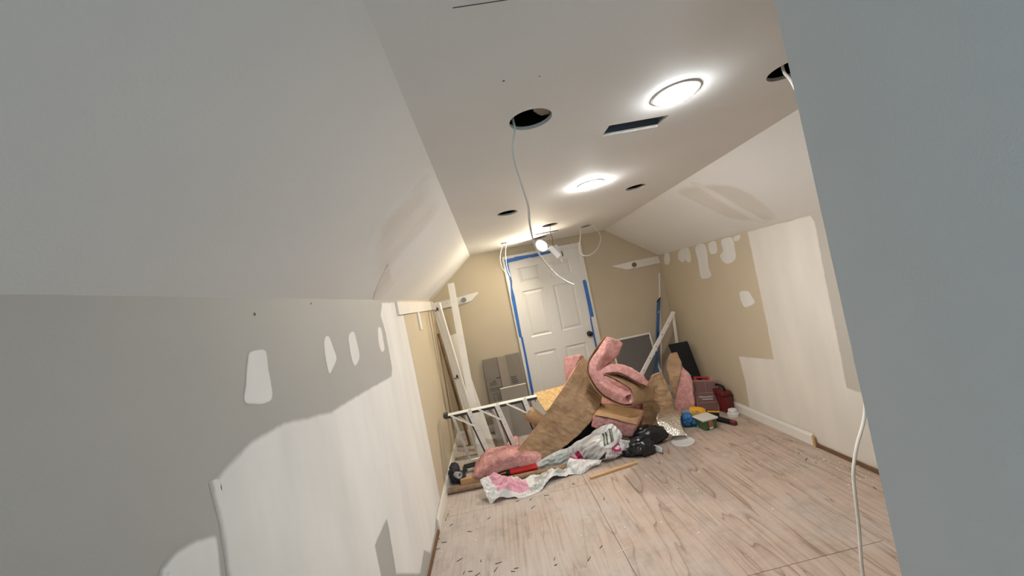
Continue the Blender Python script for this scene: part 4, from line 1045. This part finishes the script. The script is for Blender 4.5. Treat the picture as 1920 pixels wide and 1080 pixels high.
tag(crumple_sheet('plastic_scrap', [((1.118, 3.282, 0.010), (1.178, 3.368, 0.020), 0), ((1.152, 3.251, 0.010), (1.191, 3.284, 0.030), 0), ((1.169, 3.195, 0.010), (1.198, 3.235, 0.015), 0)], (0, 0, 1), None, lambda u, v: 0, [M['lt_grey']], n=20, m=12, amp=0.010, seed=3), 'small shiny grey plastic scrap beside the black film', 'plastic scrap')

bl = thing('blue_glove', (1.64, 3.62, 0), 'crumpled blue plastic item between foil and yellow tool', 'glove')
blob('blue_body', (1.640, 3.625, 0.062), (0.062, 0.055, 0.062), M['blue'], bl, amp=0.3, freq=1.9, seed=2.0, sub=4)
blob('blue_fold', (1.690, 3.59, 0.045), (0.04, 0.035, 0.035), M['blue'], bl, amp=0.3, freq=1.9, seed=5.0, sub=4)
obox('white_tab', (1.688, 3.545, 0.004), (1.694, 3.555, 0.05), (1, 0, 0), 0.012, (0, 1, 0), 0.004, M['white_plastic'], bl)

yt = thing('power_tool', (1.80, 3.68, 0), 'yellow and black hand tool with grey nose lying behind the green tub', 'tool')
p0, p1 = Vector((1.695, 3.735, 0.085)), Vector((1.945, 3.615, 0.052)); dx = (p1 - p0).normalized()
lathe('nose', p0, dx, [(-0.05, 0.012), (-0.045, 0.036), (-0.01, 0.048), (0.03, 0.052)], M['grey_plastic'], yt)
lathe('body', p0, dx, [(0.028, 0.054), (0.05, 0.062), (0.085, 0.064), (0.13, 0.060), (0.16, 0.050), (0.175, 0.040)], M['yellow'], yt)
lathe('grip', p0, dx, [(0.172, 0.042), (0.20, 0.036), (0.235, 0.034), (0.27, 0.036), (0.285, 0.025)], M['black_plastic'], yt)
obox('yellow_lever', p0 + dx * 0.17 + Vector((0.0, -0.035, 0.032)), p0 + dx * 0.285 + Vector((0.0, -0.028, 0.030)), (0, 0, 1), 0.018, (0, 1, 0), 0.012, M['yellow'], yt, bev=0.005)
sd = Vector((0, -1, 0)); sd = (sd - dx * sd.dot(dx)).normalized(); upv = dx.cross(sd).normalized()
if upv.z < 0: upv = -upv
text_mesh('lettering', 'NEL', 0.044, p0 + dx * 0.045 + sd * 0.060 + upv * 0.012, dx, upv - sd * 0.25, M['grey_plastic'], yt, depth=0.008)

bt = thing('black_torch', (1.92, 3.48, 0), 'black bar shaped tool with dark red end lying right of the green tub', 'tool')
a_, b_ = Vector((1.904, 3.591, 0.030)), Vector((1.976, 3.421, 0.022))
tube('handle', [a_, a_.lerp(b_, 0.5), b_], [0.026, 0.022, 0.021], M['black_plastic'], bt, seg=14)
dx2 = (b_ - a_).normalized()
lathe('red_end_cap', b_, dx2, [(-0.035, 0.0222), (0.008, 0.0222), (0.014, 0.016)], M['dark_red'], bt, seg=18)

gt = thing('green_tub', tuple((1.748, 3.477, 0.000)), 'square green plastic tub with white lid on the floor', 'container')
cx, cy = (1.754, 3.487, 0.000)[0], (1.754, 3.487, 0.000)[1] + 0.02; an = math.radians(6)
ux, uy = Vector((math.cos(an), math.sin(an), 0)), Vector((-math.sin(an), math.cos(an), 0)); C0 = Vector((cx, cy, 0))
def taper_box(name, h0, s0, h1, s1, mat, bev=0.0, parent=None):
    V = [C0 + ux * sx * s + uy * sy * s + Vector((0, 0, h)) for h, s in ((h0, s0), (h1, s1)) for sx, sy in ((-1, -1), (1, -1), (1, 1), (-1, 1))]
    o = mesh(name, V, [(3, 2, 1, 0), (4, 5, 6, 7)] + [(i, (i + 1) % 4, 4 + (i + 1) % 4, 4 + i) for i in range(4)], mat, parent)
    if bev: bevel(o, bev, 3)
    return o
taper_box('tub_body', 0.002, 0.062, 0.092, 0.072, M['tub_green'], 0.010, gt)
taper_box('tub_lid', 0.090, 0.080, 0.108, 0.080, M['tub_lid'], 0.006, gt)
taper_box('tub_lid_panel', 0.107, 0.068, 0.110, 0.067, M['tub_lid'], 0.001, gt)
fn = -uy
o = obox('orange_label', C0 + fn * 0.0685 + ux * 0.0 + Vector((0, 0, 0.026)), C0 + fn * 0.0725 + Vector((0, 0, 0.086)), ux, 0.040, fn, 0.002, M['orange_label'], gt)
obox('white_label', C0 + fn * 0.0663 + Vector((0, 0, 0.008)), C0 + fn * 0.0683 + Vector((0, 0, 0.026)), ux, 0.036, fn, 0.002, M['white_plastic'], gt)

# red organiser case
og = thing('organizer_case', (1.96, 3.82, 0), 'red organizer case with smoky clear lid and white lettering leaning by the right wall', 'tool case')
q0, q1, q2, q3 = Vector((1.865, 3.850, 0.004)), Vector((2.062, 3.800, 0.004)), Vector((2.164, 3.900, 0.277)), Vector((1.929, 3.980, 0.311))
def case_slab(name, e0, e1, mat, inset=0.0, bev=0.0, parent=og, u0=0, u1=1, v0=0, v1=1):
    ex, ey = (q1 - q0), (q3 - q0); nz = ex.cross(ey).normalized()
    if nz.y > 0: nz = -nz
    def pt_(u, v, h): return q0.lerp(q1, u).lerp(q3.lerp(q2, u), v) + nz * h
    c_ = [(u0 + inset, v0 + inset), (u1 - inset, v0 + inset), (u1 - inset, v1 - inset), (u0 + inset, v1 - inset)]
    V = [pt_(u, v, e0) for u, v in c_] + [pt_(u, v, e1) for u, v in c_]
    o = mesh(name, V, [(3, 2, 1, 0), (4, 5, 6, 7)] + [(i, (i + 1) % 4, 4 + (i + 1) % 4, 4 + i) for i in range(4)], mat, parent)
    if bev: bevel(o, bev, 2)
    return o, pt_
_, pt_ = case_slab('case_body', -0.055, 0.0, M['red'], bev=0.008)
for (u0, u1, v0, v1) in ((0.07, 0.47, 0.62, 0.90), (0.53, 0.93, 0.62, 0.90), (0.07, 0.93, 0.32, 0.57), (0.07, 0.93, 0.06, 0.27)):
    case_slab('bin', 0.001, 0.006, M['dark_red'], u0=u0, u1=u1, v0=v0, v1=v1, bev=0.003)
for (u0, u1, v0, v1) in ((0.0, 0.05, 0, 1), (0.95, 1.0, 0, 1), (0.05, 0.95, 0.94, 1), (0.05, 0.95, 0, 0.04), (0.05, 0.95, 0.58, 0.61), (0.485, 0.515, 0.61, 0.94), (0.05, 0.95, 0.28, 0.31)):
    case_slab('lid_rib', 0.001, 0.018, M['rib_red'], u0=u0, u1=u1, v0=v0, v1=v1, bev=0.002)
case_slab('clear_lid', 0.018, 0.021, M['clear_red'], bev=0.001)
case_slab('handle', -0.04, -0.005, M['red_bright'], u0=0.12, u1=0.22, v0=1.0, v1=1.10)
case_slab('handle', -0.04, -0.005, M['red_bright'], u0=0.62, u1=0.72, v0=1.0, v1=1.10)
case_slab('handle', -0.04, -0.005, M['red_bright'], u0=0.12, u1=0.72, v0=1.07, v1=1.13, bev=0.004)
xd = (pt_(1, .4, 0) - pt_(0, .4, 0)); yd = (pt_(.3, .6, 0) - pt_(.3, .3, 0))
text_mesh('lettering', 'Milwaukee', 0.032, pt_(0.13, 0.44, 0.0225), xd, yd, M['white_plastic'], og, shear=0.3)
V = [pt_(u, v, h) for h in (0.0215, 0.0225) for u, v in ((0.28, 0.395), (0.74, 0.380), (0.74, 0.400), (0.28, 0.412))]
mesh('lettering_underline', V, [(3, 2, 1, 0), (4, 5, 6, 7), (0, 1, 5, 4), (1, 2, 6, 5), (2, 3, 7, 6), (3, 0, 4, 7)], M['white_plastic'], og)

rb = thing('red_tool_box', (2.115, 3.86, 0), 'dark red glossy tool box against the right wall behind the organizer', 'tool box')
o = box('box_body', (2.075, 2.176, 3.70, 3.92, 0.003, 0.215), M['dark_red'], rb); bevel(o, 0.02, 3)
for y in (3.72, 3.765): box('rib', (2.072, 2.15, y, y + 0.012, 0.02, 0.200), M['red'], rb, bev=0.003)
box('lid', (2.072, 2.177, 3.698, 3.922, 0.165, 0.172), M['black_plastic'], rb)
tube('handle', crom([(2.125, 3.74, 0.21), (2.125, 3.75, 0.25), (2.125, 3.87, 0.25), (2.125, 3.88, 0.21)], 14), 0.010, M['black_plastic'], rb, seg=10)

wc = thing('white_container', (2.085, 3.60, 0), 'small round white plastic pot with lid at the right baseboard', 'container')
lathe('pot', (2.090, 3.615, 0.001), (0, 0, 1), [(0, 0.046), (0.034, 0.050), (0.036, 0.048)], M['white_plastic'], wc)
lathe('lid', (2.090, 3.615, 0.036), (0, 0, 1), [(0, 0.040), (0.030, 0.039), (0.034, 0.036), (0.034, 0.002)], M['white_plastic'], wc)

# black case leaning in the corner
bc = thing('black_case', (2.02, 4.25, 0), 'black ribbed plastic case leaning in the right corner', 'case')
k0, k1, k2, k3 = Vector((1.985, 4.16, 0.004)), Vector((2.150, 4.10, 0.004)), Vector((2.127, 4.280, 0.663)), Vector((1.933, 4.360, 0.652))
def kslab(name, h0, h1, u0, u1, v0, v1, mat, bev=0.0):
    nz = (k1 - k0).cross(k3 - k0).normalized()
    if nz.y > 0: nz = -nz
    f_ = lambda u, v, h: k0.lerp(k1, u).lerp(k3.lerp(k2, u), v) + nz * h
    c_ = [(u0, v0), (u1, v0), (u1, v1), (u0, v1)]
    V = [f_(u, v, h0) for u, v in c_] + [f_(u, v, h1) for u, v in c_]
    o = mesh(name, V, [(3, 2, 1, 0), (4, 5, 6, 7)] + [(i, (i + 1) % 4, 4 + (i + 1) % 4, 4 + i) for i in range(4)], mat, bc)
    if bev: bevel(o, bev, 3)
kslab('shell', -0.05, 0.0, 0, 1, 0, 1, M['black_plastic'], 0.012)
for i in range(7): kslab('rib', 0.0, 0.006, 0.10, 0.90, 0.30 + i * 0.09, 0.345 + i * 0.09, M['black_plastic'], 0.002)
for u in (0.02, 0.92): kslab('edge_rib', 0.0, 0.010, u, u + 0.06, 0.04, 0.97, M['black_plastic'], 0.003)

# spirit level, wood strip, stand, screen in the right corner
lv = thing('spirit_level', (1.80, 4.52, 0), 'long blue spirit level leaning on the end wall right of the door', 'level')
A_, B_ = Vector((2.062, 4.655, 1.156)), Vector((1.764, 4.470, 0.328)); B_ = A_ + (B_ - A_) * (A_.z - 0.004) / (A_.z - B_.z)
dxl = (B_ - A_).normalized(); wdl = Vector((1, 0, 0)); wdl = (wdl - dxl * wdl.x).normalized(); tdl = dxl.cross(wdl).normalized()
if tdl.y > 0: tdl = -tdl
obox('level_body', A_, B_, wdl, 0.058, tdl, 0.024, M['level_blue'], lv, bev=0.002)
obox('end_cap', A_ - dxl * 0.010, A_ + dxl * 0.006, wdl, 0.062, tdl, 0.028, M['black_plastic'], lv)
L_ = (B_ - A_).length
for f, w_, m_ in ((0.125, 0.030, 'lt_grey'), (0.36, 0.030, 'black_plastic'), (0.5, 0.03, 'lt_grey'), (0.80, 0.030, 'black_plastic')):
    obox('vial_window' if m_ == 'lt_grey' else 'hand_slot', A_ + dxl * (L_ * f - (0.012 if m_ == 'lt_grey' else 0.05)) + tdl * 0.0125, A_ + dxl * (L_ * f + (0.012 if m_ == 'lt_grey' else 0.05)) + tdl * 0.0125, wdl, w_ * 0.7, tdl, 0.003, M[m_], lv)
A_ = Vector((2.153, 4.685, 1.478)); B_ = Vector((1.897, 4.640, 0.268)); B_ = A_ + (B_ - A_) * (A_.z - 0.004) / (A_.z - B_.z)
s_ = tag(obox('wood_strip', A_, B_, (1, 0, 0.1), 0.020, (0, 1, 0), 0.010, M['trim']), 'thin pale strip of wood standing in the right corner behind the blue level', 'board')
sd_ = thing('folding_stand', (1.8, 4.25, 0), 'white folded metal stand with crossed legs before the blue level', 'stand')
T_ = Vector((2.086, 4.400, 0.991)); E_ = Vector((1.519, 4.220, 0.440)); E_ = T_ + (E_ - T_) * (T_.z - 0.004) / (T_.z - E_.z)
obox('leg', T_, E_, (0.75, 0, -0.66), 0.044, (0, 1, 0), 0.018, M['aluminium'], sd_, bev=0.003)
for i in range(5): lathe('peg_hole', T_.lerp(E_, 0.10 + 0.11 * i) + Vector((0, -0.0095, 0)), (0, -1, 0), [(0, 0.006), (0.001, 0.006)], M['dark_channel'], sd_, seg=10)
E2 = Vector((2.075, 4.420, 0.653)); E2 = T_ + (E2 - T_) * (T_.z - 0.004) / (T_.z - E2.z)
obox('leg', T_ + Vector((0.006, 0.02, 0)), E2 + Vector((0, 0.02, 0)), (1, 0, 0), 0.032, (0, 1, 0), 0.014, M['aluminium'], sd_, bev=0.003)
lathe('hinge_joint', T_ + Vector((0, -0.016, 0)), (0, 1, 0), [(0, 0.016), (0.002, 0.020), (0.040, 0.020), (0.042, 0.016)], M['aluminium'], sd_, seg=18)

fs = thing('window_screen', (1.6, 4.58, 0), 'grey mesh window screen in a white frame leaning right of the door', 'window screen')
SX0, SX1 = 1.36, 1.875
def scr(x0, x1, z0, z1, m_, nm, dy=0.0, t=0.014):
    f_ = lambda z: 4.52 + (4.672 - 4.52) * (z - 0.004) / 0.78
    return mesh(nm, [(x, f_(z) + d_ + dy, z) for x in (x0, x1) for z in (z0, z1) for d_ in (0, t)], LF, M[m_], fs)
scr(SX0 + 0.02, SX1 - 0.02, 0.024, 0.764, 'screen', 'mesh', 0.005, 0.003)
for b_ in ((SX0, SX0 + 0.02, 0.004, 0.784), (SX1 - 0.02, SX1, 0.004, 0.784), (SX0 + 0.02, SX1 - 0.02, 0.004, 0.024), (SX0 + 0.02, SX1 - 0.02, 0.764, 0.784)): scr(*b_, 'edge_white', 'frame_bar')
lathe('corner_button', (SX1 - 0.03, 4.656, 0.752), (0, -1, 0), [(0, 0.008), (0.004, 0.006)], M['black_plastic'], fs, seg=10)

# ------------------------------------------------------------------ things on the floor in front
tag(tube('cardboard_tube', [(-0.654, 3.381, 0.026), (-0.059, 3.343, 0.026), (0.551, 3.320, 0.026)], 0.024, M['cardboard_tube'], seg=20), 'long brown cardboard tube lying under the white wrappers', 'tube')
wk = (-0.563, 3.516, 0.000); wk2 = (-0.369, 3.513, 0.000)
tag(obox('wood_block', (wk[0], wk[1], 0.024), (wk2[0], wk2[1], 0.024), (0, 1, 0), 0.05, (0, 0, 1), 0.044, M['lumber'], bev=0.002), 'short pine block beside the cardboard tube at the left wall', 'wood')
s0, s1 = (0.514, 3.085, 0.000), (0.934, 3.153, 0.000)
tag(obox('wood_strip', (s0[0], s0[1], 0.010), (s1[0], s1[1], 0.010), (0, 1, 0), 0.026, (0, 0, 1), 0.016, M['lumber'], bev=0.002), 'narrow pine strip lying on the floor in front of the pile', 'wood')
rdz = thing('red_box', (0.05, 3.42, 0), 'red plastic piece under the pink insulation behind the wrapper', 'plastic box')
r0, r1 = Vector((-0.117, 3.414, 0.040)), Vector((0.131, 3.413, 0.040))
obox('red_shell', r0, r1, (0, 1, 0.2), 0.06, (0, -0.2, 1), 0.05, M['red_bright'], rdz, bev=0.012)
obox('black_end', r0 - (r1 - r0).normalized() * 0.03, r0, (0, 1, 0.2), 0.05, (0, -0.2, 1), 0.042, M['black_plastic'], rdz, bev=0.006)
dg_ = thing('dark_work_glove', (-0.60, 3.58, 0), 'dark grey crumpled cloth with a pale pipe ring at the foot of the ladder', 'glove')
blob('cloth', (-0.612, 3.60, 0.075), (0.052, 0.05, 0.085), M['dark_cloth'], dg_, amp=0.35, freq=2.5, seed=4.0, sub=4)
blob('cloth_fold', (-0.580, 3.56, 0.05), (0.06, 0.045, 0.05), M['dark_cloth'], dg_, amp=0.35, freq=2.7, seed=7.0, sub=4)
pc = Vector((-0.563, 3.500, 0.089))
lathe('pipe_ring', pc, (0.55, -0.8, 0.15), [(-0.06, 0.026), (0.004, 0.028), (0.006, 0.026), (0.006, 0.019), (-0.02, 0.018), (-0.02, 0.002)], M['lt_grey'], dg_, seg=24)

# ------------------------------------------------------------------ debris
def splinter_mesh(seed, l, w, h):
    rs = random.Random(seed)
    V = [(-l / 2, -w / 2 * rs.uniform(.4, 1), 0), (-l / 2, w / 2 * rs.uniform(.4, 1), 0), (l / 2, w / 2 * rs.uniform(.2, 1), 0), (l / 2, -w / 2 * rs.uniform(.2, 1), 0)]
    V += [(x * 0.95, y * 0.8, h * rs.uniform(.6, 1)) for x, y, z in V]
    me = bpy.data.meshes.new('splinter')
    me.from_pydata(V, [], [(3, 2, 1, 0), (4, 5, 6, 7)] + [(i, (i + 1) % 4, 4 + (i + 1) % 4, 4 + i) for i in range(4)])
    return me
chips = []
for i, (l, w, h, m_) in enumerate(((0.034, 0.006, 0.005, 'chip_dark'), (0.022, 0.008, 0.006, 'chip_dark'), (0.05, 0.007, 0.004, 'chip_dark'), (0.03, 0.010, 0.005, 'chip_wood'), (0.10, 0.008, 0.004, 'chip_white'), (0.020, 0.010, 0.006, 'chip_white'))):
    me = splinter_mesh(i, l, w, h); me.materials.append(M[m_]); chips.append(me)
def chip(k, pos, ang, label, group):
    o = bpy.data.objects.new(('wood_splinter', 'wood_splinter', 'wood_splinter', 'wood_splinter', 'drywall_strip', 'plaster_crumb')[k], chips[k])
    col.objects.link(o); o.scale = (0.8, 0.8, 0.8); o.location = (pos[0], pos[1], 0.0005); o.rotation_euler = (0, 0, ang); WT[o] = Vector(pos)
    tag(o, label, 'debris', group)
DARK = [(-0.311, 2.868, 0.000), (-0.089, 3.009, 0.000), (0.022, 2.876, 0.000), (0.014, 2.987, 0.000), (0.141, 2.994, 0.000), (-0.451, 2.761, -0.000), (-0.498, 2.483, 0.000), (-0.252, 2.366, 0.000), (-0.423, 2.353, 0.000), (-0.462, 2.357, 0.000), (-0.269, 2.317, 0.000), (-0.170, 2.264, 0.000), (-0.150, 2.284, 0.000), (0.080, 2.284, 0.000), (0.077, 2.230, 0.000), (0.271, 2.215, 0.000), (-0.662, 2.649, 0.000), (-0.643, 2.993, 0.000), (-0.633, 3.047, 0.000), (-0.670, 2.768, 0.000), (-0.622, 2.707, 0.000), (0.531, 2.768, 0.000), (0.369, 3.065, 0.000), (-0.380, 2.311, 0.000), (1.995, 2.655, -0.000), (2.018, 2.748, 0.000), (2.039, 2.209, 0.000), (2.005, 2.586, 0.000), (-0.361, 2.424, 0.000), (-0.593, 2.896, 0.000), (0.362, 2.285, 0.000)]
rs = random.Random(3)
for p in DARK:
    chip(rs.choice((0, 0, 1, 2)), p, rs.uniform(-1.2, 1.2) + 0.4, 'small dark wood splinter lying on the dusty plywood floor', 'dark splinters on the floor')
chip(3, (-0.436, 2.755, 0.000), 0.9, 'tan wood chip on the floor near the left baseboard', 'tan wood chips'); 
chip(4, (0.427, 2.808, 0.000), 0.15, 'white drywall strip on the floor in front of the pine strip', None)
chip(4, (0.471, 2.215, 0.000), 0.2, 'white drywall strip on the near floor by the plywood seam', None)
WHITE = [(-0.620, 3.125, 0.000), (-0.587, 2.921, 0.000), (-0.526, 2.754, 0.000), (-0.401, 2.640, 0.000), (0.356, 2.596, 0.000), (0.552, 2.401, 0.000), (1.116, 3.097, 0.000), (1.301, 3.438, 0.000), (1.276, 2.818, 0.000), (1.709, 2.746, 0.000), (1.414, 2.244, 0.000), (0.306, 3.077, 0.000), (0.214, 3.051, 0.000), (0.145, 3.050, 0.000), (0.186, 3.091, 0.000), (0.774, 2.368, -0.000), (0.921, 2.200, 0.000), (0.277, 2.427, 0.000), (2.078, 2.600, 0.000), (2.184, 2.448, 0.000), (1.040, 2.684, 0.000), (1.232, 2.485, 0.000)]
for p in WHITE:
    chip(5, p, rs.uniform(0, 3), 'white plaster crumb lying on the plywood floor', 'plaster crumbs on the floor')
# fine crumbs nobody could count
V, F = [], []
rs = random.Random(11)
for i in range(900):
    if i < 420: x, y = XL + abs(rs.gauss(0, 0.22)) + 0.02, rs.uniform(1.6, 3.3)
    elif i < 700: x, y = rs.uniform(-0.4, 2.1), rs.uniform(1.7, 3.2)
    else: x, y = XR - abs(rs.gauss(0, 0.14)) - 0.02, rs.uniform(2.2, 3.2)
    s = rs.uniform(0.0015, 0.004) * (1.6 if rs.random() < 0.08 else 1); a = rs.uniform(0, 3); b0 = len(V)
    c, sn = math.cos(a) * s, math.sin(a) * s
    V += [(x + c, y + sn, 0.0002), (x - sn, y + c, 0.0002), (x - c, y - sn, 0.0002), (x + sn, y - c, 0.0002), (x, y, s * 0.9)]
    F += [(b0, b0 + 1, b0 + 4), (b0 + 1, b0 + 2, b0 + 4), (b0 + 2, b0 + 3, b0 + 4), (b0 + 3, b0, b0 + 4)]
tag(mesh('plaster_dust_crumbs', V, F, M['chip_white']), 'fine white plaster crumbs scattered over the plywood floor', 'debris', kind='stuff')
